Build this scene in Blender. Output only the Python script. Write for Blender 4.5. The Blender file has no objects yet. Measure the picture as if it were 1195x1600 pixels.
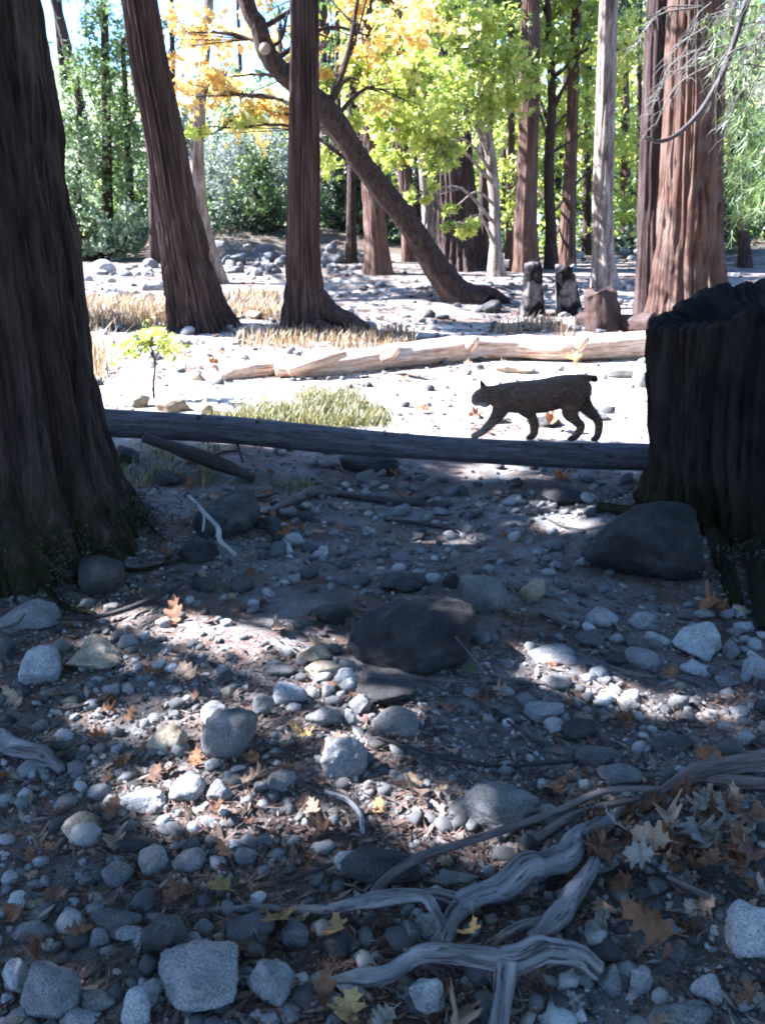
import bpy, math, random
import numpy as np
from mathutils import Vector

random.seed(7)
RNG = np.random.default_rng(7)
SC = bpy.context.scene
COL = SC.collection

# ------------------------------------------------------------------ camera, world, sun, exposure
F_PX, CX, CY, H = 1358.0, 597.5, 800.0, 1.6
PITCH = math.atan(480.0 / F_PX)
cam_d = bpy.data.cameras.new('camera')
cam = bpy.data.objects.new('camera', cam_d)
COL.objects.link(cam)
cam.location = (0, 0, H)
cam.rotation_euler = (math.pi / 2 - PITCH, 0, 0)
cam_d.sensor_fit = 'VERTICAL'
cam_d.sensor_height = 24
cam_d.lens = 12 * F_PX / 800.0
cam_d.clip_start = 0.05
cam_d.clip_end = 2000
SC.camera = cam

SUN_ELEV, SUN_AZ = math.radians(43), math.radians(-80)      # azimuth from +Y, negative = left
SUN = np.array([math.sin(SUN_AZ) * math.cos(SUN_ELEV), math.cos(SUN_AZ) * math.cos(SUN_ELEV), math.sin(SUN_ELEV)])
world = bpy.data.worlds.new('World')
SC.world = world
world.use_nodes = True
wn = world.node_tree
wn.nodes.clear()
sky = wn.nodes.new('ShaderNodeTexSky')
sky.sky_type = 'NISHITA'
sky.sun_disc = False
sky.sun_elevation = SUN_ELEV
sky.sun_rotation = SUN_AZ
sky.air_density = 1.2
sky.dust_density = 0.6
sky.ozone_density = 6.0
bg = wn.nodes.new('ShaderNodeBackground')
bg.inputs['Strength'].default_value = 0.05
wo = wn.nodes.new('ShaderNodeOutputWorld')
wn.links.new(sky.outputs[0], bg.inputs[0])
wn.links.new(bg.outputs[0], wo.inputs[0])
sun_d = bpy.data.lights.new('sun', 'SUN')
sun_d.energy = 5.0
sun_d.angle = math.radians(0.53)
sun_d.color = (1.0, 0.90, 0.76)
sun = bpy.data.objects.new('sun', sun_d)
COL.objects.link(sun)
sun.rotation_euler = Vector(SUN.tolist()).to_track_quat('Z', 'Y').to_euler()
sun.location = (-20, 5, 20)
SC.view_settings.view_transform = 'Standard'
SC.view_settings.look = 'None'
SC.view_settings.gamma = 1
SC.view_settings.use_curve_mapping = False
SC.view_settings.exposure = 3.3
SC.view_settings.use_white_balance = True
SC.view_settings.white_balance_temperature = 5150
SC.view_settings.white_balance_tint = 16
SC.cycles.use_denoising = True
SC.cycles.max_bounces = 6
SC.cycles.transparent_max_bounces = 6
SC.cycles.filter_width = 2.0

# ------------------------------------------------------------------ maths helpers
def hash3(i, j, k, seed):
    h = (i * 374761393 + j * 668265263 + k * 2147483647 + seed * 974634777) & 0xFFFFFFFF
    h = ((h ^ (h >> 13)) * 1274126177) & 0xFFFFFFFF
    h = ((h ^ (h >> 16)) * 2246822519) & 0xFFFFFFFF
    return ((h ^ (h >> 15)) & 0xFFFFFF) / float(0xFFFFFF)

def vnoise(p, seed=0):
    p = np.asarray(p, float)
    f = np.floor(p)
    t = p - f
    t = t * t * (3 - 2 * t)
    i = f.astype(np.int64)
    r = 0
    for a in (0, 1):
        for b in (0, 1):
            for c in (0, 1):
                w = (t[..., 0] if a else 1 - t[..., 0]) * (t[..., 1] if b else 1 - t[..., 1]) * (t[..., 2] if c else 1 - t[..., 2])
                r = r + w * hash3(i[..., 0] + a, i[..., 1] + b, i[..., 2] + c, seed)
    return r

def fbm(p, octaves=3, seed=0):
    p = np.asarray(p, float)
    r, a, s = 0, 1.0, 0
    for o in range(octaves):
        r = r + a * vnoise(p * 2 ** o, seed + o)
        s += a
        a *= 0.5
    return r / s

def sstep(a, b, x):
    t = np.clip((np.asarray(x, float) - a) / (b - a), 0, 1)
    return t * t * (3 - 2 * t)

BUMPS = [(-1.85, 3.95, 0.75, 0.12), (1.95, 4.2, 0.85, 0.12), (1.05, 1.95, 0.38, 0.10), (0.35, 3.1, 0.8, 0.03),
         (-0.5, 2.5, 0.9, 0.04), (-4.2, 12.6, 1.4, 0.16), (-1.2, 12.8, 1.2, 0.14), (4.7, 13.2, 1.5, 0.15),
         (-2.0, 6.1, 1.5, 0.04), (-4.1, 28.5, 2.6, 0.75), (-0.9, 28.5, 1.6, 0.4), (2.0, 16.5, 2.2, 0.25)]

def ground(x, y):
    x = np.asarray(x, float)
    y = np.asarray(y, float)
    z = 0.0
    for bx, by, br, bh in BUMPS:
        z = z + bh * np.exp(-((x - bx) ** 2 + (y - by) ** 2) / br ** 2)
    q = np.stack([x, y, np.zeros_like(x)], -1)
    z = z + 0.05 * (fbm(q * 1.1, 3, 3) - 0.5) + 0.016 * (fbm(q * 7.0, 2, 9) - 0.5)
    z = z + 0.5 * sstep(15, 40, y) + 0.30 * sstep(3, 14, np.abs(x)) * (fbm(q * 0.3, 2, 5))
    d = np.sqrt(x ** 2 + (y - 10) ** 2)
    z = z + 28 * sstep(58, 230, d) * (0.6 + 0.8 * fbm(q * 0.012, 2, 15))
    return z

SP, CP = math.sin(PITCH), math.cos(PITCH)

def ray(px, py):
    a = (px - CX) / F_PX
    b = (py - CY) / F_PX
    return np.stack([np.broadcast_to(a, np.shape(b + a)) * 1.0, CP - b * SP + 0 * a, -SP - b * CP + 0 * a], -1)

def U(px, py, Y):
    """world point seen at a photo pixel on the vertical plane y = Y"""
    d = ray(float(px), float(py))
    return np.array([0, 0, H]) + d * (Y / d[1])

def G(px, py, lift=0.0):
    """world point where the ray of a photo pixel meets the ground (raised by lift)"""
    px = np.atleast_1d(np.asarray(px, float))
    py = np.atleast_1d(np.asarray(py, float))
    d = ray(px, py)
    dz = np.maximum(-d[..., 2], 0.03)
    t = np.clip((H - lift - 0.1) / dz, 0.1, 60)
    for _ in range(12):
        p = np.array([0, 0, H]) + d * t[..., None]
        gap = p[..., 2] - ground(p[..., 0], p[..., 1]) - lift
        step = gap * 0.75 / dz
        t = np.clip(t + np.clip(step, -6, 6), 0.1, 60)
        if np.max(np.abs(step)) < 5e-4:
            break
    p = np.array([0, 0, H]) + d * t[..., None]
    return p if len(p) > 1 else p[0]

def proj(p):
    p = np.asarray(p, float)
    r = p - np.array([0, 0, H])
    dep = r[..., 1] * CP - r[..., 2] * SP
    up = r[..., 1] * SP + r[..., 2] * CP
    dd = np.where(dep > 0.05, dep, 0.05)
    return CX + F_PX * r[..., 0] / dd, CY - F_PX * up / dd, dep

def depth(p):
    return p[1] * CP - (p[2] - H) * SP

def catmull(pts, n):
    pts = np.asarray(pts, float)
    if len(pts) < 3:
        t = np.linspace(0, 1, n)[:, None]
        return pts[0] * (1 - t) + pts[-1] * t
    P = np.vstack([2 * pts[0] - pts[1], pts, 2 * pts[-1] - pts[-2]])
    seg = len(pts) - 1
    out = []
    for u in np.linspace(0, seg, n):
        i = min(int(u), seg - 1)
        t = u - i
        a, b, c, d = P[i], P[i + 1], P[i + 2], P[i + 3]
        out.append(0.5 * ((2 * b) + (c - a) * t + (2 * a - 5 * b + 4 * c - d) * t * t + (3 * b - a - 3 * c + d) * t ** 3))
    return np.array(out)

# ------------------------------------------------------------------ mesh helpers
def mesh_np(name, v, f, smooth=True, rnd=None, tc=None):
    """f : (n,k) int array, all faces with the same number of corners, or a list of such arrays"""
    fs = f if isinstance(f, list) else [f]
    fs = [np.asarray(a, np.int32) for a in fs if len(a)]
    me = bpy.data.meshes.new(name)
    v = np.asarray(v, np.float32)
    loops = np.concatenate([a.ravel() for a in fs])
    sizes = np.concatenate([np.full(len(a), a.shape[1], np.int32) for a in fs])
    starts = np.concatenate([[0], np.cumsum(sizes)[:-1]]).astype(np.int32)
    me.vertices.add(len(v))
    me.vertices.foreach_set('co', v.ravel())
    me.loops.add(len(loops))
    me.loops.foreach_set('vertex_index', loops.astype(np.int32))
    me.polygons.add(len(sizes))
    me.polygons.foreach_set('loop_start', starts)
    me.polygons.foreach_set('use_smooth', np.full(len(sizes), smooth, bool))
    if rnd is not None:
        at = me.attributes.new('rnd', 'FLOAT', 'POINT')
        at.data.foreach_set('value', np.asarray(rnd, np.float32))
    if tc is not None:
        at = me.attributes.new('tc', 'FLOAT_VECTOR', 'POINT')
        at.data.foreach_set('vector', np.asarray(tc, np.float32).ravel())
    me.update(calc_edges=True)
    return me

def link(name, me, mat, parent=None, loc=None):
    o = bpy.data.objects.new(name, me)
    COL.objects.link(o)
    if mat is not None and me is not None and not me.materials:
        me.materials.append(mat)
    if parent is not None:
        o.parent = parent
    if loc is not None:
        o.location = [float(c) for c in loc]
    return o

def tag(o, label=None, cat=None, group=None, kind=None):
    if label: o['label'] = label
    if cat: o['category'] = cat
    if group: o['group'] = group
    if kind: o['kind'] = kind
    return o

def empty(name, loc):
    o = bpy.data.objects.new(name, None)
    COL.objects.link(o)
    o.location = [float(c) for c in loc]
    o.empty_display_size = 0.1
    return o

def tube(points, radii, nseg=12, bark=None, cap=True, closed_tip=False):
    """swept tube; bark(theta, s, z) -> radius multiplier, all (rings, seg) arrays"""
    P = np.asarray(points, float)
    n = len(P)
    T = np.gradient(P, axis=0)
    T /= np.linalg.norm(T, axis=1)[:, None] + 1e-9
    ref = np.array([0, 1.0, 0]) if abs(T[0][1]) < 0.8 else np.array([1.0, 0, 0])
    N = np.zeros_like(P)
    v = ref - T[0] * ref.dot(T[0])
    N[0] = v / np.linalg.norm(v)
    for i in range(1, n):
        v = N[i - 1] - T[i] * N[i - 1].dot(T[i])
        N[i] = v / (np.linalg.norm(v) + 1e-9)
    B = np.cross(T, N)
    th = np.arange(nseg) * 2 * math.pi / nseg
    L = np.concatenate([[0], np.cumsum(np.linalg.norm(np.diff(P, axis=0), axis=1))])
    R = np.repeat(np.asarray(radii, float)[:, None], nseg, 1)
    if bark is not None:
        TH, S = np.meshgrid(th, L)
        R = R * bark(TH, S, np.repeat(P[:, 2:3], nseg, 1))
    V = P[:, None, :] + R[..., None] * (np.cos(th)[None, :, None] * N[:, None, :] + np.sin(th)[None, :, None] * B[:, None, :])
    idx = np.arange(n * nseg).reshape(n, nseg)
    a = idx[:-1]; b = np.roll(idx, -1, 1)[:-1]; c = np.roll(idx, -1, 1)[1:]; d = idx[1:]
    faces = [np.stack([a, b, c, d], -1).reshape(-1, 4)]
    V = V.reshape(-1, 3)
    rm_ = np.asarray(radii, float)[:, None]
    TC = np.stack([np.cos(th)[None] * rm_, np.sin(th)[None] * rm_, np.repeat(L[:, None], nseg, 1)], -1).reshape(-1, 3)
    if cap:
        TC = np.vstack([TC, [0, 0, L[0]], [0, 0, L[-1]]])
        V = np.vstack([V, P[0] , P[-1]])
        c0, c1 = n * nseg, n * nseg + 1
        r0 = idx[0]; r1 = idx[-1]
        faces.append(np.vstack([np.stack([np.roll(r0, -1), r0, np.full(nseg, c0)], -1), np.stack([r1, np.roll(r1, -1), np.full(nseg, c1)], -1)]))
    tube.tc = TC
    return V, faces

def join(parts):
    """parts: list of (V, faces) -> one (V, faces)"""
    Vs, by, off = [], {}, 0
    for V, fs in parts:
        Vs.append(V)
        for f in (fs if isinstance(fs, list) else [fs]):
            by.setdefault(f.shape[1], []).append(f + off)
        off += len(V)
    return np.vstack(Vs), [np.vstack(a) for a in by.values()]

def ico(sub):
    t = (1 + 5 ** 0.5) / 2
    v = [(-1, t, 0), (1, t, 0), (-1, -t, 0), (1, -t, 0), (0, -1, t), (0, 1, t), (0, -1, -t), (0, 1, -t), (t, 0, -1), (t, 0, 1), (-t, 0, -1), (-t, 0, 1)]
    f = [(0, 11, 5), (0, 5, 1), (0, 1, 7), (0, 7, 10), (0, 10, 11), (1, 5, 9), (5, 11, 4), (11, 10, 2), (10, 7, 6), (7, 1, 8), (3, 9, 4), (3, 4, 2), (3, 2, 6), (3, 6, 8), (3, 8, 9), (4, 9, 5), (2, 4, 11), (6, 2, 10), (8, 6, 7), (9, 8, 1)]
    v = [np.array(a) / np.linalg.norm(a) for a in v]
    for _ in range(sub):
        cache, nf = {}, []
        def mid(a, b):
            k = (min(a, b), max(a, b))
            if k not in cache:
                m = v[a] + v[b]
                v.append(m / np.linalg.norm(m))
                cache[k] = len(v) - 1
            return cache[k]
        for a, b, c in f:
            ab, bc, ca = mid(a, b), mid(b, c), mid(c, a)
            nf += [(a, ab, ca), (b, bc, ab), (c, ca, bc), (ab, bc, ca)]
        f = nf
    return np.array(v), np.array(f, np.int32)

ICO = {k: ico(k) for k in (0, 1, 2, 3, 4)}

def rock_unit(seed, sub=3, angular=0.5, rough=0.05):
    """rounded polyhedron about 2 units across"""
    r = np.random.default_rng(seed)
    v, f = ICO[sub]
    n = r.normal(size=(30 if angular < 0.3 else int(11 + 9 * angular), 3))
    n /= np.linalg.norm(n, axis=1)[:, None]
    d = r.uniform(0.66, 1.08, len(n))
    p = 5 + 13 * angular
    s = np.maximum(v @ n.T, 0) / d
    rad = np.minimum((s ** p).sum(1) ** (-1 / p), 1.35)
    w = v * rad[:, None]
    if rough:
        off = r.uniform(0, 50, 3)
        w = w * (1 + rough * 2 * (fbm(w * 1.6 + off, 3, seed % 97) - 0.5) * 2)[:, None]
        if sub >= 3:
            w = w * (1 + rough * 1.2 * (fbm(w * 7 + off, 2, seed % 91) - 0.5))[:, None]
    e = np.abs(w).max(0)
    return w / e, f

# ------------------------------------------------------------------ materials
class NT:
    def __init__(s, name):
        s.m = bpy.data.materials.new(name)
        s.m.use_nodes = True
        s.t = s.m.node_tree
        s.t.nodes.clear()
        s.out = s.n('ShaderNodeOutputMaterial')
    def n(s, typ, **kw):
        nd = s.t.nodes.new(typ)
        for k, v in kw.items():
            if k in nd.inputs:
                nd.inputs[k].default_value = v
            else:
                setattr(nd, k, v)
        return nd
    def l(s, a, b):
        s.t.links.new(a, b)
    def coord(s, scale=(1, 1, 1), kind='Object', loc=None):
        tc = s.n('ShaderNodeTexCoord')
        mp = s.n('ShaderNodeMapping')
        mp.inputs['Scale'].default_value = scale
        s.l(tc.outputs[kind], mp.inputs['Vector'])
        return mp.outputs[0]
    def noise(s, vec, scale, detail=4, rough=0.6, dist=0.0):
        nd = s.n('ShaderNodeTexNoise')
        nd.inputs['Scale'].default_value = scale
        nd.inputs['Detail'].default_value = detail
        nd.inputs['Roughness'].default_value = rough
        nd.inputs['Distortion'].default_value = dist
        s.l(vec, nd.inputs['Vector'])
        return nd.outputs['Fac']
    def ramp(s, fac, stops, interp='LINEAR'):
        nd = s.n('ShaderNodeValToRGB')
        nd.color_ramp.interpolation = interp
        el = nd.color_ramp.elements
        while len(el) < len(stops):
            el.new(0.5)
        for e, (p, c) in zip(el, stops):
            e.position = p
            e.color = (c[0], c[1], c[2], 1) if hasattr(c, '__len__') else (c, c, c, 1)
        s.l(fac, nd.inputs[0])
        return nd.outputs[0]
    def mix(s, fac, a, b, mode='MIX'):
        nd = s.n('ShaderNodeMix', data_type='RGBA', blend_type=mode)
        for sock, val in ((nd.inputs[0], fac), (nd.inputs[6], a), (nd.inputs[7], b)):
            if hasattr(val, 'is_output') or isinstance(val, bpy.types.NodeSocket):
                s.l(val, sock)
            elif hasattr(val, '__len__'):
                sock.default_value = (*val[:3], 1)
            else:
                sock.default_value = val
        return nd.outputs[2]
    def bump(s, height, strength=0.5, dist=0.01, prev=None):
        nd = s.n('ShaderNodeBump')
        nd.inputs['Strength'].default_value = strength
        nd.inputs['Distance'].default_value = dist
        s.l(height, nd.inputs['Height'])
        if prev is not None:
            s.l(prev, nd.inputs['Normal'])
        return nd.outputs[0]
    def principled(s, col, rough=0.85, normal=None, spec=0.3):
        p = s.n('ShaderNodeBsdfPrincipled')
        if isinstance(col, bpy.types.NodeSocket):
            s.l(col, p.inputs['Base Color'])
        else:
            p.inputs['Base Color'].default_value = (*col, 1)
        p.inputs['Roughness'].default_value = rough
        p.inputs['Specular IOR Level'].default_value = spec
        if normal is not None:
            s.l(normal, p.inputs['Normal'])
        s.l(p.outputs[0], s.out.inputs[0])
        return p

def mat_rock(name, dark, mid, light, stain=(0.10, 0.085, 0.05), stain_amt=0.25):
    m = NT(name)
    v = m.coord()
    oi = m.n('ShaderNodeObjectInfo')
    # shift the pattern per object
    ad = m.n('ShaderNodeVectorMath', operation='ADD')
    m.l(v, ad.inputs[0])
    sc = m.n('ShaderNodeMath', operation='MULTIPLY')
    sc.inputs[1].default_value = 57.0
    m.l(oi.outputs['Random'], sc.inputs[0])
    m.l(sc.outputs[0], ad.inputs[1])
    v = ad.outputs[0]
    big = m.noise(v, 9, 5, 0.65)
    spk = m.noise(v, 190, 3, 0.75)
    fine = m.noise(v, 420, 2, 0.8)
    base = m.ramp(big, [(0.28, dark), (0.5, mid), (0.72, light)])
    salt = m.ramp(spk, [(0.34, 0.25), (0.47, 0.85), (0.62, 1.45)])
    c = m.mix(0.75, base, salt, 'MULTIPLY')
    st = m.noise(v, 16, 4, 0.7, 0.8)
    sf = m.ramp(st, [(0.52, 0.0), (0.68, stain_amt)])
    c = m.mix(sf, c, stain)
    tone = m.ramp(oi.outputs['Random'], [(0.0, 0.72), (0.5, 1.0), (1.0, 1.28)])
    c = m.mix(1.0, c, tone, 'MULTIPLY')
    b = m.bump(m.noise(v, 22, 6, 0.75, 0.5), 0.8, 0.016)
    b = m.bump(big, 0.6, 0.014, b)
    b = m.bump(spk, 0.6, 0.0035, b)
    b = m.bump(fine, 0.35, 0.0015, b)
    m.principled(c, 0.82, b, 0.3)
    return m.m

def mat_attr(name, stops, rough=0.85, bump=True, sc=250, spec=0.25):
    """colour from the per-piece value 'rnd'"""
    m = NT(name)
    a = m.n('ShaderNodeAttribute', attribute_name='rnd')
    c = m.ramp(a.outputs['Fac'], stops)
    v = m.coord()
    n = m.noise(v, sc, 3, 0.7)
    c = m.mix(0.6, c, m.ramp(n, [(0.3, 0.45), (0.7, 1.35)]), 'MULTIPLY')
    b = m.bump(n, 0.4, 0.003) if bump else None
    m.principled(c, rough, b, spec)
    return m.m

def mat_leaf(name, stops, trans=0.5, rough=0.5):
    m = NT(name)
    a = m.n('ShaderNodeAttribute', attribute_name='rnd')
    c = m.ramp(a.outputs['Fac'], stops)
    d = m.n('ShaderNodeBsdfDiffuse')
    t = m.n('ShaderNodeBsdfTranslucent')
    g = m.n('ShaderNodeBsdfGlossy')
    g.inputs['Roughness'].default_value = rough
    m.l(c, d.inputs[0])
    hs = m.n('ShaderNodeHueSaturation')
    hs.inputs['Saturation'].default_value = 1.1
    hs.inputs['Value'].default_value = 1.6
    m.l(c, hs.inputs['Color'])
    m.l(hs.outputs[0], t.inputs[0])
    mx = m.n('ShaderNodeMixShader')
    mx.inputs[0].default_value = trans
    m.l(d.outputs[0], mx.inputs[1]); m.l(t.outputs[0], mx.inputs[2])
    m2 = m.n('ShaderNodeMixShader')
    m2.inputs[0].default_value = 0.06
    m.l(mx.outputs[0], m2.inputs[1]); m.l(g.outputs[0], m2.inputs[2])
    m.l(m2.outputs[0], m.out.inputs[0])
    return m.m

def mat_bark(name, dark, light, zs=0.12, scale=14, patch=None, rough=0.9, moss=None, bumpd=0.02):
    m = NT(name)
    v = m.coord((1, 1, zs))
    v2 = m.coord((1, 1, 1))
    n1 = m.noise(v, scale, 5, 0.65, 0.6)
    n2 = m.noise(v, scale * 4, 4, 0.7, 0.3)
    n3 = m.noise(v2, 3.0, 3, 0.6)
    c = m.ramp(n1, [(0.32, dark), (0.68, light)])
    c = m.mix(0.55, c, m.ramp(n2, [(0.3, 0.35), (0.7, 1.5)]), 'MULTIPLY')
    if patch:
        pf = m.ramp(n3, [(0.45, 0.0), (0.65, 0.8)])
        c = m.mix(pf, c, m.mix(0.5, patch, m.ramp(n2, [(0.3, 0.4), (0.7, 1.4)]), 'MULTIPLY'))
    if moss:
        tc = m.n('ShaderNodeTexCoord')
        sx = m.n('ShaderNodeSeparateXYZ')
        m.l(tc.outputs['Object'], sx.inputs[0])
        mr = m.n('ShaderNodeMapRange')
        mr.inputs['From Min'].default_value = moss[1]
        mr.inputs['From Max'].default_value = 0.0
        m.l(sx.outputs[2], mr.inputs[0])
        nm = m.noise(v2, 22, 5, 0.7)
        mm = m.n('ShaderNodeMath', operation='MULTIPLY')
        m.l(mr.outputs[0], mm.inputs[0]); m.l(m.ramp(nm, [(0.4, 0.0), (0.6, 1.6)]), mm.inputs[1])
        mm.use_clamp = True
        c = m.mix(mm.outputs[0], c, moss[0])
    b = m.bump(n1, 1.0, bumpd * 1.5)
    b = m.bump(n2, 0.9, bumpd * 0.6, b)
    m.principled(c, rough, b, 0.15)
    return m.m

M = {}
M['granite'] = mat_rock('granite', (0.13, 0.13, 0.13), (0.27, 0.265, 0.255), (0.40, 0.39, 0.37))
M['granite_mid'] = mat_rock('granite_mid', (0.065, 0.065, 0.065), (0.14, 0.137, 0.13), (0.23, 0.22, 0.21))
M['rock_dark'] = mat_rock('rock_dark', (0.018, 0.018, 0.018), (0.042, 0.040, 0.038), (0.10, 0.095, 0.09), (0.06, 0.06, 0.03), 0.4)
M['rock_tan'] = mat_rock('rock_tan', (0.15, 0.12, 0.08), (0.27, 0.22, 0.15), (0.38, 0.32, 0.23), (0.07, 0.05, 0.03), 0.5)
M['pebbles'] = mat_attr('pebbles', [(0.0, (0.03, 0.03, 0.03)), (0.4, (0.10, 0.097, 0.094)), (0.75, (0.22, 0.215, 0.20)), (0.93, (0.42, 0.41, 0.38)), (1.0, (0.20, 0.12, 0.08))])
M['litter'] = mat_attr('litter', [(0.0, (0.025, 0.014, 0.011)), (0.4, (0.075, 0.045, 0.035)), (0.75, (0.14, 0.092, 0.073)), (1.0, (0.28, 0.22, 0.17))], bump=False)

def mat_ground():
    m = NT('ground_soil')
    v = m.coord(kind='Object')
    big = m.noise(v, 0.9, 5, 0.6, 0.4)
    med = m.noise(v, 7, 5, 0.7, 0.5)
    fine = m.noise(v, 70, 4, 0.75)
    grit = m.noise(v, 260, 3, 0.8)
    sand = m.ramp(grit, [(0.3, (0.06, 0.059, 0.058)), (0.5, (0.18, 0.176, 0.17)), (0.68, (0.38, 0.37, 0.35))])
    duff = m.ramp(fine, [(0.3, (0.035, 0.02, 0.014)), (0.5, (0.12, 0.07, 0.045)), (0.7, (0.27, 0.17, 0.11))])
    f = m.mix(0.45, m.ramp(med, [(0.40, 0.0), (0.60, 1.0)]), m.ramp(big, [(0.42, 0.0), (0.60, 1.0)]))
    c = m.mix(f, sand, duff)
    sy = m.n('ShaderNodeSeparateXYZ')
    m.l(v, sy.inputs[0])
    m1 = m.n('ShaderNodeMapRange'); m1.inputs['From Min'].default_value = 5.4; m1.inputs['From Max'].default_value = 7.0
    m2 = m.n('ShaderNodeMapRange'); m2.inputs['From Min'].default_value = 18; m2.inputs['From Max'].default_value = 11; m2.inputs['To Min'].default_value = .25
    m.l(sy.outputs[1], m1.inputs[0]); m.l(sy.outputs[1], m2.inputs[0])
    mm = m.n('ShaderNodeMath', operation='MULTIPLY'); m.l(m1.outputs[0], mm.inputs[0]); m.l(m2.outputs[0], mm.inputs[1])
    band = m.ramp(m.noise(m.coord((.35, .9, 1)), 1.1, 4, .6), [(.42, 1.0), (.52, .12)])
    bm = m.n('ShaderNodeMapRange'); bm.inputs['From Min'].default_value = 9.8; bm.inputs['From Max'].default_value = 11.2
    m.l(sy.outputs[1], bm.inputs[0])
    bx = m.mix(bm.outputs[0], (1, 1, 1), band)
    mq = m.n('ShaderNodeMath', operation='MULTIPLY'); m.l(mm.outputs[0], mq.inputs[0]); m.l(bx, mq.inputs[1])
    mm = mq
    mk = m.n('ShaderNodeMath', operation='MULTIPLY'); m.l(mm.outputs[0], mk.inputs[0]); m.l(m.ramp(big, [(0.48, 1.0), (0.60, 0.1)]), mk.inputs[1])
    c = m.mix(mk.outputs[0], c, m.ramp(fine, [(0.3, (0.44, 0.385, 0.31)), (0.6, (0.60, 0.55, 0.47))]))  # pale sand of the clearing, albedo raised so it reads as sunlit
    # damp darker soil in streaks
    c = m.mix(0.7, c, m.ramp(m.noise(v, 2.6, 4, 0.7, 1.0), [(0.34, 0.5), (0.6, 1.15)]), 'MULTIPLY')
    # beyond the clearing: forest floor
    sx = m.n('ShaderNodeSeparateXYZ')
    m.l(v, sx.inputs[0])
    mr = m.n('ShaderNodeMapRange')
    mr.inputs['From Min'].default_value = 19
    mr.inputs['From Max'].default_value = 30
    m.l(sx.outputs[1], mr.inputs[0])
    c = m.mix(mr.outputs[0], c, m.ramp(med, [(0.3, (0.03, 0.025, 0.015)), (0.7, (0.12, 0.09, 0.05))]))
    mf = m.n('ShaderNodeMapRange')
    mf.inputs['From Min'].default_value = 45
    mf.inputs['From Max'].default_value = 75
    m.l(sx.outputs[1], mf.inputs[0])
    c = m.mix(mf.outputs[0], c, m.ramp(m.noise(v, .25, 6, .75), [(0.35, (.05, .08, .03)), (0.5, (.14, .18, .08)), (.65, (.36, .36, .30))]))
    b = m.bump(med, 0.5, 0.03)
    b = m.bump(fine, 0.8, 0.012, b)
    b = m.bump(grit, 0.6, 0.004, b)
    m.principled(c, 0.95, b, 0.15)
    return m.m
M['ground'] = mat_ground()
M['cedar_near'] = mat_bark('cedar_bark_near', (0.008, 0.006, 0.005), (0.085, 0.058, 0.050), 0.10, 16, moss=((0.020, 0.022, 0.006), 0.42), bumpd=0.03)
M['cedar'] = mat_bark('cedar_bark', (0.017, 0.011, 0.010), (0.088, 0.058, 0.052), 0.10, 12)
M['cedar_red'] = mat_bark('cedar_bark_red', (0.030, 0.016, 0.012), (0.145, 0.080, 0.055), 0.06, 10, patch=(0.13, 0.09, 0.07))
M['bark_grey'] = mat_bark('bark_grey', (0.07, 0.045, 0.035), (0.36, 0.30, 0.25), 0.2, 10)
M['bark_oak'] = mat_bark('bark_oak', (0.018, 0.012, 0.010), (0.085, 0.055, 0.042), 0.4, 18)
M['charred'] = mat_bark('charred_wood', (0.004, 0.004, 0.005), (0.020, 0.017, 0.017), 0.10, 14, patch=(0.030, 0.022, 0.019), moss=((0.018, 0.018, 0.005), 0.3), bumpd=0.03)

def mat_wood(name, dark, light, axis=0, crack=(0.03, 0.025, 0.025), fs=1.0):
    m = NT(name)
    at = m.n('ShaderNodeAttribute', attribute_name='tc')
    mp = m.n('ShaderNodeMapping')
    mp.inputs['Scale'].default_value = (1, 1, 0.09)
    m.l(at.outputs['Vector'], mp.inputs['Vector'])
    v = mp.outputs[0]
    v2 = m.coord()
    n1 = m.noise(v, 38 * fs, 5, 0.7, 0.6)
    n2 = m.noise(v, 85 * fs, 4, 0.75, 0.4)
    n3 = m.noise(v2, 9, 4, 0.65)
    c = m.ramp(n1, [(0.3, dark), (0.7, light)])
    c = m.mix(0.6, c, m.ramp(n3, [(0.3, 0.6), (0.7, 1.25)]), 'MULTIPLY')
    cf = m.ramp(n2, [(0.40, 0.95), (0.46, 0.0)])
    c = m.mix(cf, c, crack)
    b = m.bump(n1, 0.9, 0.012)
    b = m.bump(n2, 0.8, 0.006, b)
    m.principled(c, 0.7, b, 0.3)
    return m.m
M['log_grey'] = mat_wood('weathered_log', (0.04, 0.037, 0.042), (0.15, 0.14, 0.155), 0)
M['log_white'] = mat_wood('bleached_log', (0.33, 0.22, 0.15), (0.62, 0.50, 0.40), 0, (0.22, 0.11, 0.06), fs=.5)
M['root_grey'] = mat_wood('weathered_root', (0.055, 0.052, 0.05), (0.29, 0.275, 0.26), 0)
M['stick'] = mat_wood('dead_stick', (0.07, 0.055, 0.05), (0.19, 0.155, 0.135), 0)
M['stick_white'] = mat_wood('bleached_stick', (0.28, 0.26, 0.235), (0.48, 0.45, 0.41), 0)
M['stick_dark'] = mat_wood('dark_stick', (0.02, 0.016, 0.015), (0.07, 0.055, 0.05), 0)
def mat_stump():
    m = NT('scorched_grey_stump')
    v = m.coord((1, 1, .15))
    v2 = m.coord()
    n1 = m.noise(v, 26, 5, .7)
    n3 = m.noise(v2, 3.5, 4, .6)
    c = m.ramp(n1, [(0.3, (.05, .042, .04)), (.7, (.26, .235, .22))])
    c = m.mix(m.ramp(n3, [(.40, 0.0), (.52, 1.0)]), c, (.012, .011, .012))
    m.principled(c, .9, m.bump(n1, .9, .02), .1)
    return m.m
M['stump_grey'] = mat_stump()
M['stump_brown'] = mat_wood('brown_stump', (0.02, 0.012, 0.009), (0.10, 0.052, 0.035), 2)
M['twig_pale'] = mat_wood('pale_twig', (0.06, 0.055, 0.045), (0.15, 0.14, 0.115), 2)
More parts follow.
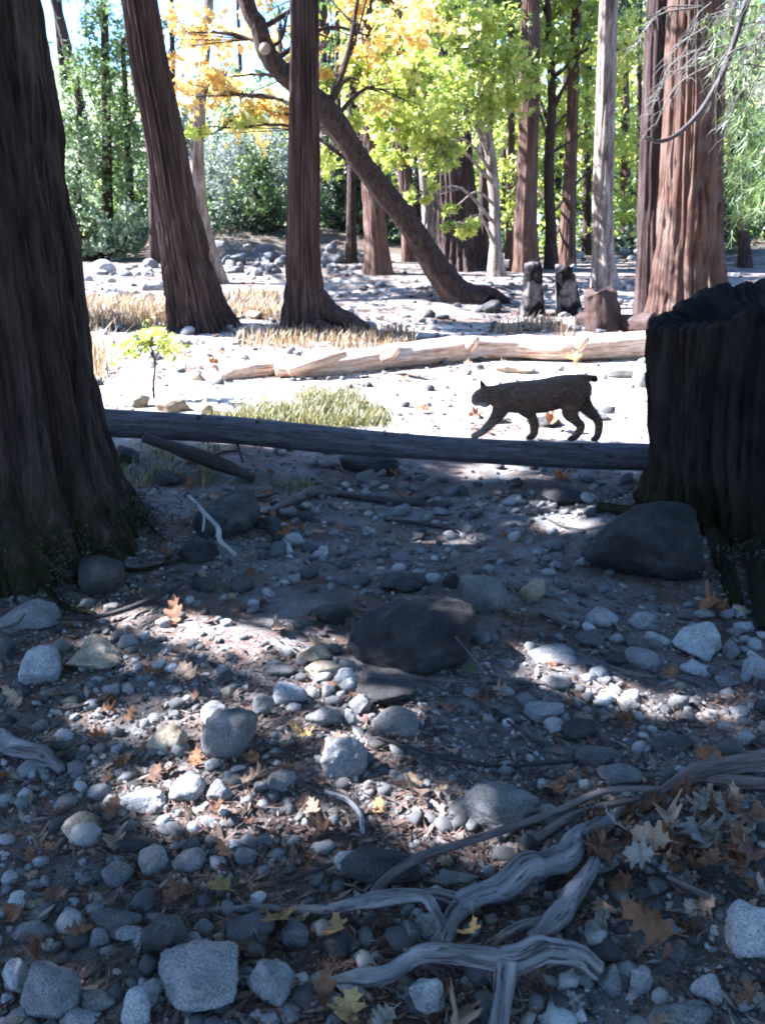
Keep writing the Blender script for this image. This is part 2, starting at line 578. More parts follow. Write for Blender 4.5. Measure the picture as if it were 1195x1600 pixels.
LEAF = {
    'yellow': [(0.0, (0.30, 0.17, 0.05)), (0.3, (0.58, 0.40, 0.12)), (0.7, (0.68, 0.58, 0.24)), (1.0, (0.48, 0.54, 0.18))],
    'lime': [(0.0, (0.09, 0.14, 0.025)), (0.4, (0.30, 0.36, 0.07)), (0.8, (0.50, 0.52, 0.14)), (1.0, (0.62, 0.48, 0.12))],
    'green': [(0.0, (0.03, 0.06, 0.015)), (0.55, (0.10, 0.16, 0.04)), (1.0, (0.30, 0.36, 0.14))],
    'dark': [(0.0, (0.010, 0.025, 0.010)), (0.6, (0.028, 0.052, 0.018)), (1.0, (0.06, 0.09, 0.03))],
    'grey': [(0.0, (0.06, 0.08, 0.06)), (0.6, (0.18, 0.21, 0.17)), (1.0, (0.36, 0.37, 0.32))],
    'pale': [(0.0, (0.06, 0.10, 0.04)), (0.5, (0.24, 0.31, 0.16)), (1.0, (0.55, 0.58, 0.42))],
    'gold': [(0.0, (0.09, 0.055, 0.03)), (0.5, (0.24, 0.165, 0.09)), (1.0, (0.46, 0.37, 0.22))],
    'olive': [(0.0, (0.045, 0.05, 0.015)), (0.5, (0.12, 0.12, 0.04)), (1.0, (0.30, 0.26, 0.12))],
}
for k, st in LEAF.items():
    M['leaf_' + k] = mat_leaf('leaf_' + k, st, 0.5 if k in ('yellow', 'lime', 'pale') else 0.3)

# ------------------------------------------------------------------ ground sheet
def axis_warp(n, half, k):
    t = np.linspace(-1, 1, n)
    return half * np.sinh(k * t) / math.sinh(k)

def build_ground():
    xs = axis_warp(330, 320, 7.6)
    ty = np.linspace(0, 1, 420)
    ys = -6 + 4.5 * ty ** 1.0 * 0 + 0
    ys = np.concatenate([np.linspace(-40, 0.6, 30)[:-1], 0.6 + 330 * (np.sinh(6.3 * ty) / math.sinh(6.3))])
    X, Y = np.meshgrid(xs, ys)
    Z = ground(X, Y)
    V = np.stack([X, Y, Z], -1).reshape(-1, 3)
    ny, nx = X.shape
    idx = np.arange(nx * ny).reshape(ny, nx)
    f = np.stack([idx[:-1, :-1], idx[:-1, 1:], idx[1:, 1:], idx[1:, :-1]], -1).reshape(-1, 4)
    o = link('ground', mesh_np('ground', V, f), M['ground'])
    tag(o, 'dry stream bed of grey grit and reddish needle duff', kind='structure')
build_ground()

# ------------------------------------------------------------------ where sunlight reaches the ground (gaps cut into the boughs)
GAPS = [(290, 1240, 110, 34), (360, 1278, 95, 20), (705, 1278, 80, 34), (545, 1180, 26, 48), (440, 1085, 26, 26), (540, 1070, 50, 26),
        (600, 1130, 45, 26), (340, 1120, 34, 34), (850, 1022, 52, 20), (600, 870, 130, 22), (480, 905, 70, 14), (1040, 1085, 100, 18), (1130, 1100, 50, 14),
        (870, 800, 50, 14), (700, 850, 60, 12), (470, 985, 110, 16), (200, 1130, 90, 14), (330, 1005, 60, 14), (760, 730, 60, 14),
        (170, 1010, 40, 16), (630, 905, 36, 18), (900, 1225, 40, 10), (230, 960, 90, 12), (520, 1250, 30, 12), (655, 1240, 30, 10), (900, 1060, 45, 12),
        (1150, 960, 40, 12), (560, 640, 600, 26)]

def sun_gap(Q, rng):
    """True where a bough piece at Q would shade a patch that the photo shows in sun"""
    out = np.zeros(len(Q), bool)
    for zz in (0.03, 0.10):
        t = (Q[:, 2] - zz) / SUN[2]
        g = Q - SUN[None, :] * t[:, None]
        px, py, dep = proj(g)
        for cx, cy, rx, ry in GAPS:
            out |= (((px - cx) / (rx * 1.0 + 13)) ** 2 + ((py - cy) / (ry * 1.0 + 8)) ** 2) < 1
        mid = (g[:, 1] > 6.0 + 0.25 * np.sin(g[:, 0] * 2)) & (g[:, 1] < 17) & (g[:, 0] > -9) & (g[:, 0] < 9)
        nz = fbm(g * np.array([0.55, 0.8, 0]) + 7, 2, 31)
        out |= mid & (nz < np.where(g[:, 1] > 11.5, 0.5, 0.62))
    return out

# ------------------------------------------------------------------ foliage
def leaf_cloud(P, size, kind='leaf', rng=None, droop=0.0):
    """one small leaf or spray per point"""
    n = len(P)
    rng = rng or RNG
    s = size * rng.uniform(0.6, 1.3, n)
    a = rng.normal(size=(n, 3)); a[:, 2] = a[:, 2] * 0.6 - droop
    a /= np.linalg.norm(a, axis=1)[:, None]
    b = rng.normal(size=(n, 3))
    b -= a * (a * b).sum(1)[:, None]
    b /= np.linalg.norm(b, axis=1)[:, None]
    c = np.cross(a, b)
    if kind == 'leaf':
        w = 0.36
        tpl = [(0, 0, 0), (0.45, w, 0.08), (1, 0, -0.05), (0.45, -w, 0.08)]
        fc = [(0, 1, 2), (0, 2, 3)]
    elif kind == 'spray':
        tpl = [(0, 0, 0), (0.5, 0.17, 0.02), (1, 0.02, -0.12), (0.5, -0.17, 0.02), (0.25, 0.1, 0), (0.75, 0.42, -0.05), (0.3, -0.1, 0), (0.7, -0.42, -0.05)]
        fc = [(0, 1, 2), (0, 2, 3), (4, 1, 5), (6, 7, 3)]
    elif kind == 'needle':
        tpl = [(0, 0.03, 0), (1, 0.0, -0.1), (0, -0.03, 0), (0.3, 0.02, 0), (0.8, 0.3, -0.1), (0.36, 0.0, 0), (0.3, -0.02, 0), (0.36, 0, 0), (0.8, -0.3, -0.1)]
        fc = [(0, 1, 2), (3, 4, 5), (6, 7, 8)]
    else:   # lobed
        tpl = [(0, 0, 0), (0.5, 0.2, 0.05), (1, 0, -0.08), (0.5, -0.2, 0.05), (0.3, 0.32, 0.0), (0.75, 0.62, -0.1), (0.3, -0.32, 0), (0.75, -0.62, -0.1), (0.05, 0.5, -0.05), (0.05, -0.5, -0.05)]
        fc = [(0, 1, 2), (0, 2, 3), (0, 5, 1), (0, 4, 5), (0, 3, 7), (0, 7, 6), (0, 8, 4), (0, 6, 9)]
    tpl = np.array(tpl); fc = np.array(fc)
    V = P[:, None, :] + s[:, None, None] * (tpl[None, :, 0:1] * a[:, None, :] + tpl[None, :, 1:2] * b[:, None, :] + tpl[None, :, 2:3] * c[:, None, :])
    k = len(tpl)
    F = (fc[None] + (np.arange(n) * k)[:, None, None]).reshape(-1, 3)
    return V.reshape(-1, 3), F, k

def blob_points(c, r, n, rng, shell=0.35):
    """points in clumps inside an ellipsoid"""
    m = max(3, int(n / 34))
    cc = rng.normal(size=(m, 3))
    cc /= np.linalg.norm(cc, axis=1)[:, None]
    cc *= rng.uniform(shell, 1, (m, 1)) ** 0.5
    k = rng.integers(0, m, n)
    sz = rng.uniform(0.09, 0.24, m)[k]
    p = cc[k] + rng.normal(size=(n, 3)) * sz[:, None]
    return np.asarray(c) + p * np.asarray(r), k

def foliage_part(name, pts, mat, size, kind, parent, rng, droop=0.0, clump=None):
    V, F, k = leaf_cloud(pts, size, kind, rng, droop)
    rv = rng.uniform(0, 1, len(pts))
    if clump is not None:
        cr = rng.uniform(0, 1, clump.max() + 1)[clump]
        rv = 0.55 * rv + 0.45 * cr
    me = mesh_np(name, V, F, smooth=False, rnd=np.repeat(rv, k))
    o = link(name, me, mat, parent)
    o['kind'] = 'stuff'
    return o

def local(o, P):
    return np.asarray(P) - np.array(o.location)

def bark_ridges(amp, k, zf, seed, flare=None, lobes=5):
    def f(th, s, z):
        q = np.stack([np.cos(th) * k, np.sin(th) * k, z * zf + 0.6 * np.sin(z * 1.7 + seed)], -1)
        n = vnoise(q, seed)
        n2 = vnoise(q * np.array([2.3, 2.3, 2.0]) + 11, seed + 5)
        rdg = np.abs(2 * n - 1)
        n3 = vnoise(q * np.array([2.6, 2.6, 9.0]) + 31, seed + 8)
        m = 1 + amp * (np.minimum(rdg * 2.2, 1) - 0.7) + amp * 0.45 * (n2 - 0.5) + amp * 0.4 * (n3 - 0.5)
        if flare:
            fl = np.exp(-np.maximum(s, 0) / flare[0])
            ph = np.sin(seed) * 6
            lob = 0.5 + 0.5 * np.cos(lobes * th + ph + 0.5 * np.sin(2 * th))
            m = m + fl * flare[1] * (0.35 + 0.9 * lob ** 2 + 0.4 * (n - 0.5))
        return m
    return f

def px_line(base_xy, pts, Yb=None, wpx=None):
    """centreline from photo pixels at the depth where the foot meets the ground"""
    b = G(*base_xy)
    Y = b[1] if Yb is None else Yb
    P = [U(x, y, Y) for x, y in pts]
    return b, Y, np.array(P)

CANOPY = []      # (object, world points) above the frame, filled later

def tree(name, label, cat, base, line, widths, mat, group=None, flare=(0.5, 0.35), amp=0.06, ridge=5.0, zf=1.6, nseg=64, rings=110,
         top=11.0, Y=None, blobs=(), branches=(), seed=1, lean_keep=0.5, dy=0.0, boughs=0):
    """line: photo pixels from foot to the top of the frame, widths in photo pixels"""
    rng = np.random.default_rng(seed)
    b = G(*base)
    Yb = b[1] if Y is None else Y
    if Y is not None:
        p = U(base[0], base[1], Y)
        b = np.array([p[0], Y, float(ground(p[0], Y))])
    P = np.array([U(x, y, Yb + dy * max(0, (base[1] - y)) / 400.0) for x, y in line])
    P[0] = [P[0][0], Yb, b[2] - 0.12]
    R = np.array([w / 2 * depth(p) / F_PX for w, p in zip(widths, P)])
    if top > P[-1][2]:
        d = (P[-1] - P[-2]); d = d / max(d[2], 0.2)
        dz = top - P[-1][2]
        P = np.vstack([P, P[-1] + np.array([d[0] * lean_keep, d[1] * lean_keep, 1]) * dz * 0.5, P[-1] + np.array([d[0] * lean_keep * 0.8, d[1] * lean_keep * 0.8, 1]) * dz])
        R = np.concatenate([R, [R[-1] * 0.75, R[-1] * 0.4]])
    root = empty(name, b)
    tag(root, label, cat, group)
    # concentrate rings in the lower part that the picture shows
    n = len(P)
    C = catmull(np.hstack([P, R[:, None]]), rings * 3)
    z = C[:, 2]
    u = np.linspace(0, 1, rings) ** 1.25
    L = np.concatenate([[0], np.cumsum(np.linalg.norm(np.diff(C[:, :3], axis=0), axis=1))])
    S = u * L[-1]
    C = np.stack([np.interp(S, L, C[:, i]) for i in range(4)], -1)
    V, F = tube(local(root, C[:, :3]), C[:, 3], nseg, bark_ridges(amp, ridge, zf, seed, flare))
    link('trunk', mesh_np('trunk', V, F), M[mat], root)
    for (bp, bw, bY) in branches:
        Q = np.array([U(x, y, Yb + bY * (i / max(1, len(bp) - 1))) for i, (x, y) in enumerate(bp)])
        r = np.array([bw / 2 * depth(q) / F_PX for q in Q]) * np.linspace(1, 0.35, len(Q))
        C2 = catmull(np.hstack([Q, r[:, None]]), 30)
        V, F = tube(local(root, C2[:, :3]), C2[:, 3], 10, bark_ridges(0.15, 2, 6, seed + 3))
        link('branch', mesh_np('branch', V, F), M[mat], root)
    allp, allk, col = [], [], None
    off = 0
    bycol = {}
    for (x, y, rx, ry, bY, num, colr, size, kind) in blobs:
        c = U(x, y, Yb + bY)
        sc = depth(c) / F_PX
        p, k = blob_points(c, (rx * sc, max(rx, ry) * sc * 0.8, ry * sc), num, rng)
        bycol.setdefault((colr, size, kind), []).append((p, k, c))
    limb = []
    for (colr, size, kind), lst in bycol.items():
        P_, K_, o_ = [], [], 0
        for p, k, c in lst:
            P_.append(p); K_.append(k + o_); o_ += k.max() + 1
            # limb from the stem out to this clump
            zi = np.clip(c[2] - 0.25 * np.linalg.norm(c[:2] - C[0, :2]), C[0, 2] + 0.5, C[-1, 2])
            j = int(np.argmin(np.abs(C[:, 2] - zi)))
            st = C[j, :3]
            mid = (st + c) / 2 + np.array([0, 0, 0.15 * np.linalg.norm(c - st)])
            cc = catmull([st, mid, c], 9)
            limb.append(tube(local(root, cc), np.linspace(0.045, 0.012, 9), 5))
            for q in p[rng.integers(0, len(p), 10)]:
                m2 = (c + q) / 2 + rng.normal(size=3) * 0.06
                limb.append(tube(local(root, catmull([c if rng.random() < 0.6 else mid, m2, q], 5)), np.linspace(0.012, 0.004, 5), 3, cap=False))
        foliage_part('crown', local(root, np.vstack(P_)), M['leaf_' + colr], size, kind, root, rng, clump=np.concatenate(K_), droop=0.25)
    if limb:
        V, F = join(limb)
        link('limbs', mesh_np('limbs', V, F), M[mat], root)['kind'] = 'stuff'
    if boughs:
        high_crown(root, C, rng, boughs, mat)
    return root, C

def high_crown(root, C, rng, nb, mat, z0=6.0, spread=2.2, colour='green', size=0.26, extra=None):
    """boughs above the frame: limbs with sprays, thinned where the photo shows sun below"""
    zt = C[-1, 2]
    limb, pts = [], []
    for i in range(nb):
        z = z0 + (zt - z0) * (i + rng.random()) / nb
        j = int(np.argmin(np.abs(C[:, 2] - z)))
        a = rng.uniform(0, 2 * math.pi)
        L = spread * (1.15 - 0.75 * (z - z0) / (zt - z0)) * rng.uniform(0.7, 1.2)
        st = C[j, :3]
        en = st + np.array([math.cos(a) * L, math.sin(a) * L, -0.25 * L])
        cc = catmull([st, (st + en) / 2 + np.array([0, 0, 0.12 * L]), en], 8)
        limb.append(tube(local(root, cc), np.linspace(0.04, 0.008, 8), 5))
        t = rng.uniform(0.15, 1, 90)
        k = (t * 7).astype(int).clip(0, 6)
        q = cc[k] + rng.normal(size=(90, 3)) * np.array([0.32, 0.32, 0.13]) * (0.4 + 0.3 * L)
        pts.append(q)
    V, F = join(limb)
    link('limbs', mesh_np('limbs', V, F), M[mat], root)['kind'] = 'stuff'
    pts = np.vstack(pts)
    if extra is not None:
        pts = np.vstack([pts, extra])
    pts = pts[~sun_gap(pts, rng)]
    if len(pts):
        foliage_part('crown', local(root, pts), M['leaf_' + colour], size, 'spray', root, rng, 0.3)

# ------------------------------------------------------------------ near left cedar
def near_cedar():
    rng = np.random.default_rng(21)
    Y = 3.9
    edge = [(0, 44), (100, 62), (225, 83), (375, 107), (515, 121), (600, 136), (690, 156), (760, 180), (800, 205), (850, 232), (900, 250)]
    P, R = [], []
    for y, x in edge[::-1]:
        e = U(x, y, Y - 0.02)
        t = (e[2]) / 2.4
        P.append((e[0], e[2]))
    zs = np.array([p[1] for p in P]); xe = np.array([p[0] for p in P])
    cx = -1.82
    zz = np.linspace(-0.1, zs[-1], 150)
    xr = np.interp(zz, zs, xe) - cx
    C = np.stack([np.full(150, cx), np.full(150, Y), zz, xr / 0.985], -1)
    top = np.linspace(zs[-1], 12, 40)[1:]
    C = np.vstack([C, np.stack([cx - 0.01 * (top - zs[-1]), np.full(39, Y), top, xr[-1] * np.linspace(1, 0.5, 39)], -1)])
    root = empty('cedar_tree', (cx, Y, float(ground(cx, Y))))
    tag(root, 'huge furrowed dark cedar trunk at the left edge with mossy foot', 'tree', 'cedar trees')
    def rf(th, s, z):
        zz = z
        tw = th + 0.10 * np.sin(zz * 1.3) + 0.05 * np.sin(zz * 3.1 + 2 * th)
        q = np.stack([np.cos(tw) * 6.5, np.sin(tw) * 6.5, zz * 0.9], -1)
        n = vnoise(q, 4)
        rdg = np.minimum(np.abs(2 * n - 1) * 2.0, 1)
        q2 = np.stack([np.cos(tw) * 15, np.sin(tw) * 15, zz * 2.2], -1)
        n2 = np.minimum(np.abs(2 * vnoise(q2, 8) - 1) * 2, 1)
        q3 = np.stack([np.cos(tw) * 40, np.sin(tw) * 40, zz * 9], -1)
        n3 = vnoise(q3, 12)
        low = np.exp(-np.maximum(s, 0) / 0.35)
        lob = np.cos(7 * th + 0.8 * np.sin(3 * th))
        return 1 + 0.13 * (rdg - 0.8) + 0.055 * (n2 - 0.7) + 0.02 * (n3 - 0.5) + 0.06 * low * lob
    V, F = tube(local(root, C[:, :3]), C[:, 3], 420, rf)
    link('trunk', mesh_np('trunk', V, F), M['cedar_near'], root)
    # surface roots
    for pts, r in (([(120, 860), (200, 890), (265, 880), (330, 860)], 9), ([(60, 880), (90, 940), (150, 960)], 12)):
        Q = []
        for i, (x, y) in enumerate(pts):
            g = G(x, y, 0.02) if i > 0 else U(x, y, Y - 0.2)
            Q.append(np.append(g, r / 2 * depth(g) / F_PX * (1 - 0.55 * i / 3)))
        Cq = catmull(Q, 30)
        V, F = tube(local(root, Cq[:, :3]), Cq[:, 3], 20, bark_ridges(0.25, 3, 5, 3))
        link('root', mesh_np('root', V, F), M['cedar_near'], root)
    # moss cushions on the foot
    n = 9000
    th = rng.uniform(-2.6, 0.6, n)
    z = np.abs(rng.normal(0, 0.16, n)) + 0.0
    rr = np.interp(z, zs[:7] , (xe - cx)[:7]) + rng.normal(0.0, 0.03, n)
    P = np.stack([cx + np.cos(th) * rr, Y + np.sin(th) * rr, z + ground(cx, Y) * 0.3], -1)
    keep = (fbm(P * 6, 3, 2) > 0.5) & (P[:, 2] < 0.3)
    foliage_part('moss', local(root, P[keep]), M['leaf_olive_dark'], 0.013, 'leaf', root, rng)
    high_crown(root, C, rng, 46, 'cedar_near', z0=5.0, spread=2.6)
M['leaf_olive_dark'] = mat_leaf('moss_fronds', [(0.0, (0.008, 0.009, 0.003)), (0.6, (0.022, 0.024, 0.007)), (1.0, (0.05, 0.045, 0.015))], 0.15)
near_cedar()

# ------------------------------------------------------------------ mid-ground cedars with furrowed bark
tree('cedar_tree', 'brown cedar leaning left with wide flared foot behind the left part of the grey log', 'tree', (322, 512),
     [(318, 520), (306, 480), (290, 400), (272, 300), (255, 200), (238, 120), (218, 0)], [92, 84, 72, 62, 58, 56, 53], 'cedar',
     group='cedar trees', flare=(0.3, 0.34), amp=0.20, ridge=8, zf=0.7, nseg=220, rings=180, seed=11, boughs=26, lean_keep=0.9, dy=0)
tree('cedar_tree', 'straight brown cedar with gnarled root flare in front of the crossing oak', 'tree', (478, 512),
     [(482, 520), (477, 480), (474, 400), (475, 300), (476, 200), (476, 100), (476, 0)], [76, 62, 52, 50, 47, 44, 42], 'cedar',
     group='cedar trees', flare=(0.3, 0.40), amp=0.22, ridge=6.5, zf=0.6, nseg=180, rings=170, seed=12, boughs=22,
     branches=[([(495, 470), (520, 492), (545, 500), (575, 515)], 44, -0.3), ([(470, 480), (500, 508), (535, 516)], 26, -0.6)])
tree('cedar_tree', 'slim cedar with bright sunlit left edge behind the leaning cedar', 'tree', (340, 442),
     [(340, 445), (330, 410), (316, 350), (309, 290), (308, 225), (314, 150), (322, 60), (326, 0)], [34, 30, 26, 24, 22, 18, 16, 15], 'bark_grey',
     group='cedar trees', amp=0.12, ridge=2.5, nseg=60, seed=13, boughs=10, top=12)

# leaning oak with autumn leaves
oak, oakC = tree('oak_tree', 'dark oak trunk leaning steeply left across the view with golden leaves', 'tree', (735, 470),
     [(745, 472), (712, 458), (680, 415), (640, 352), (600, 300), (558, 245), (520, 185), (478, 142), (440, 112), (416, 80), (402, 35), (385, 0)],
     [60, 46, 40, 36, 35, 34, 36, 33, 31, 30, 27, 25], 'bark_oak', flare=(0.4, 0.3), amp=0.05, ridge=3, zf=5, nseg=48, rings=140, seed=14, top=8.5,
     branches=[([(512, 172), (528, 130), (545, 80), (552, 40), (562, -20)], 14, 0.3), ([(520, 150), (536, 110), (556, 60), (575, -10)], 7, -0.4),
               ([(735, 462), (765, 458), (790, 470), (820, 482)], 26, -0.4), ([(556, 40), (530, 15), (505, -15)], 5, 0.2), ([(416, 80), (440, 60), (450, 20), (470, -20)], 7, 0.4)],
     blobs=[(350, 120, 90, 90, 1.6, 460, 'yellow', 0.125, 'lobed'), (320, 150, 60, 45, 1.0, 200, 'yellow', 0.125, 'lobed'), (425, 180, 50, 35, 1.5, 180, 'yellow', 0.125, 'lobed'), (350, 200, 70, 25, 1.2, 120, 'lime', 0.13, 'lobed'),
            (440, 40, 60, 50, 1.8, 170, 'yellow', 0.125, 'lobed'), (290, 50, 50, 60, 1.0, 130, 'yellow', 0.125, 'lobed'), (590, 60, 95, 75, 1.2, 380, 'yellow', 0.125, 'lobed'), (650, 20, 100, 40, 2.0, 220, 'yellow', 0.125, 'lobed'),
            (570, 130, 70, 50, 1.5, 160, 'yellow', 0.125, 'lobed'), (520, 60, 50, 70, 1.5, 150, 'lime', 0.14, 'lobed'), (620, 150, 70, 70, 1.5, 260, 'lime', 0.14, 'lobed'), (540, 220, 40, 60, 2, 120, 'lime', 0.14, 'lobed')])
# pale sawn limb scar on the oak
sc_p = U(414, 76, depth(oakC[0]) * 0 + oakC[0][1] - 0.24)
V, F = tube(local(oak, [sc_p, sc_p + np.array([0.0, -0.03, 0.0])]), [0.085, 0.075], 16)
link('limb_scar', mesh_np('limb_scar', V, F), M['rock_tan'], oak)

mid = [
    ('cedar_tree', 'reddish cedar trunk half hidden behind the middle of the leaning oak', (592, 428), [(592, 430), (588, 380), (582, 300), (577, 215), (574, 100), (572, 0)], [46, 36, 32, 28, 24, 20], 'cedar_red', 22),
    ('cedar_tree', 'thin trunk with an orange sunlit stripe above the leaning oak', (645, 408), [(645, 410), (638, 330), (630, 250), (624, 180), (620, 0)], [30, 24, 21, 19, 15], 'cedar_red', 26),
    ('cedar_tree', 'slender pale-barked tree just left of the broadest background trunk', (672, 402), [(672, 405), (668, 330), (662, 260), (658, 200), (655, 0)], [26, 18, 16, 15, 12], 'bark_grey', 25),
    ('cedar_tree', 'broadest background cedar, brown and furrowed, behind the slim maple', (718, 420), [(718, 424), (716, 380), (712, 320), (708, 250), (705, 150), (702, 0)], [96, 72, 64, 58, 52, 46], 'cedar', 23),
    ('cedar_tree', 'tall straight red-brown cedar behind the grey cut stump', (820, 424), [(820, 428), (820, 350), (824, 250), (827, 120), (829, 0)], [46, 37, 32, 30, 28], 'cedar_red', 21),
    ('cedar_tree', 'narrow brown trunk between the dark stem and the white sunlit trunk', (884, 416), [(884, 420), (887, 340), (892, 220), (896, 100), (901, 0)], [30, 22, 19, 17, 15], 'cedar_red', 22),
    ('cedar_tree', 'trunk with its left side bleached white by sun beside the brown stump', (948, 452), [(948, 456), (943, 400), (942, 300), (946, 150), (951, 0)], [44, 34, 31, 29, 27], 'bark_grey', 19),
    ('cedar_tree', 'purplish grey trunk pressed against the big orange cedar', (1014, 488), [(1014, 494), (1014, 420), (1016, 300), (1021, 150), (1027, 0)], [48, 40, 36, 34, 32], 'cedar', 14.6),
    ('cedar_tree', 'thick orange-barked cedar rising behind the charred stump', (1074, 500), [(1076, 505), (1074, 430), (1078, 300), (1084, 150), (1088, 0)], [132, 104, 92, 86, 82], 'cedar_red', 12.6),
]
for i, (nm, lb, base, line, wd, mt, Y) in enumerate(mid):
    tree(nm, lb, 'tree', base, line, wd, mt, group='cedar trees', flare=(0.5, 0.2), amp=0.15 if wd[0] > 60 else 0.16, ridge=4.0 if wd[0] < 60 else 8.5, zf=0.7,
         nseg=200 if wd[0] > 90 else 72, rings=150 if wd[0] > 90 else 90, seed=40 + i, top=13, boughs=18, Y=None if wd[0] < 100 else None)

for i, (x, y, w, lean, mt, lb) in enumerate([
        (240, 398, 12, -6, 'cedar', 'faint thin trunk in the gap between the leaning cedar and its sunlit neighbour'), (548, 404, 13, 4, 'bark_oak', 'thin dark stem in the thicket beside the half hidden reddish trunk'),
        (756, 400, 12, -5, 'cedar', 'thin trunk touching the right side of the broadest background cedar'), (797, 398, 12, 3, 'cedar_red', 'thin trunk peeking left of the tall red-brown cedar'),
        (915, 400, 11, 6, 'cedar', 'thin trunk between the narrow brown trunk and the sun-bleached one'), (978, 402, 15, -3, 'cedar_red', 'slim brown trunk right of the sun-bleached trunk'),
        (996, 398, 9, 4, 'bark_oak', 'thinnest dark stem left of the purplish grey trunk'), (1142, 405, 13, 3, 'cedar', 'thin brown stem just right of the thick orange-barked cedar'),
        (655, 398, 12, -4, 'cedar', 'thin brown trunk left of the slender pale-barked tree'), (530, 402, 10, -3, 'cedar', 'thin brown stem right of the straight brown cedar')]):
    tree('cedar_tree', lb, 'tree', (x, y), [(x, y + 2), (x + lean * .4, 250), (x + lean, 0)], [w * 1.3, w, w * .8], mt, group='cedar trees', amp=.15, ridge=2, nseg=20, rings=40, seed=140 + i, top=12, boughs=8, Y=23.5 + 0.6 * i)

# maples and other broadleaf trees
tree('maple_tree', 'slim crooked maple with pale bark and lime leaves in front of the broad cedar', 'tree', (776, 432),
     [(776, 434), (774, 390), (773, 330), (768, 260), (760, 210), (752, 160), (748, 90), (740, 0)], [30, 20, 17, 17, 15, 13, 10, 8], 'bark_grey', group='lime-leaved maples',
     amp=0.12, ridge=2, zf=6, nseg=24, rings=70, seed=61, top=7, flare=(0.3, 0.3),
     branches=[([(768, 250), (740, 190), (720, 140), (700, 80)], 8, -1), ([(760, 200), (790, 150), (800, 90)], 7, 0.5), ([(772, 320), (745, 300), (715, 320)], 5, -1)],
     blobs=[(650, 150, 80, 70, -2.5, 1400, 'lime', 0.14, 'lobed'), (715, 70, 95, 70, -1, 1500, 'lime', 0.14, 'lobed'), (620, 220, 50, 40, -2, 450, 'lime', 0.14, 'lobed'),
            (770, 130, 70, 60, -0.5, 900, 'lime', 0.14, 'lobed'), (722, 345, 34, 22, -2, 220, 'lime', 0.13, 'lobed'), (660, 300, 30, 20, -2, 100, 'lime', 0.13, 'lobed'), (690, 220, 50, 40, -1.5, 450, 'lime', 0.14, 'lobed')])
tree('maple_tree', 'dark-stemmed maple with lime crown between two red-brown trunks', 'tree', (860, 420),
     [(860, 422), (860, 360), (857, 260), (862, 160), (858, 60), (855, 0)], [22, 17, 16, 14, 11, 9], 'bark_oak', group='lime-leaved maples',
     amp=0.1, ridge=2, zf=5, nseg=24, rings=60, seed=62, top=7.5,
     branches=[([(860, 200), (845, 160), (835, 110)], 7, 0.5), ([(860, 170), (890, 120), (915, 60)], 7, -1), ([(860, 240), (900, 215), (925, 200)], 5, 0.6)],
     blobs=[(880, 60, 80, 60, 0.5, 1300, 'lime', 0.15, 'lobed'), (905, 190, 50, 60, 1.5, 650, 'lime', 0.15, 'lobed'), (800, 290, 50, 50, 2, 450, 'lime', 0.14, 'lobed'),
            (980, 70, 50, 60, -1.5, 600, 'lime', 0.14, 'lobed'), (820, 20, 120, 40, 3, 700, 'lime', 0.15, 'lobed'), (930, 130, 70, 60, 4, 600, 'lime', 0.15, 'lobed'), (810, 180, 50, 60, 4, 500, 'lime', 0.15, 'lobed'), (970, 280, 45, 80, 3, 650, 'lime', 0.15, 'lobed'), (910, 330, 40, 40, 3, 300, 'lime', 0.14, 'lobed')])

# left background evergreens
evergreen = [
    ('conifer_tree', 'tall thin conifer with bare lower stem at the left of the clearing', (168, 398), [(168, 400), (168, 300), (166, 150), (163, 0)], [22, 17, 14, 11], [(150, 170, 55, 90, 0, 1300), (205, 120, 35, 90, 1, 700), (165, 50, 40, 50, 0, 500)], 'green'),
    ('conifer_tree', 'bushy conifer nearest the big left cedar above the pale shrub', (118, 400), [(118, 402), (122, 300), (124, 180), (120, 120)], [16, 12, 9, 6], [(110, 260, 45, 80, 0, 1300), (95, 190, 30, 60, 0, 500)], 'pale'),
    ('conifer_tree', 'conifer filling the gap left of the leaning cedar', (208, 396), [(208, 398), (204, 300), (198, 180), (192, 60)], [15, 12, 9, 7], [(205, 270, 40, 90, 0, 1300), (170, 310, 40, 50, 1, 600)], 'green'),
    ('conifer_tree', 'distant slender pine stem in the bright gap beside the leaning cedar', (274, 392), [(274, 395), (272, 250), (270, 120), (268, 0)], [14, 10, 9, 7], [(285, 215, 28, 35, 0, 260), (262, 30, 30, 22, 0, 90), (275, 300, 30, 60, 0, 500)], 'grey'),
    ('fir_tree', 'small dark young fir in front of the grey-leaved bushes', (408, 392), [(408, 394), (405, 350), (402, 300), (398, 240)], [26, 20, 12, 4], [(402, 300, 34, 44, 0, 900), (395, 255, 18, 30, 0, 300), (420, 335, 40, 20, 0, 260)], 'green'),
]
for i, (nm, lb, base, line, wd, bl, colr) in enumerate(evergreen):
    tree(nm, lb, 'tree', base, line, wd, 'bark_oak', group='background conifers', amp=0.08, ridge=2, nseg=20, rings=40, seed=80 + i, top=8 if i in (0, 3) else 0,
         blobs=[(x, y, rx, ry, dy, int(n * 1.5), colr, 0.17, 'spray') for x, y, rx, ry, dy, n in bl])

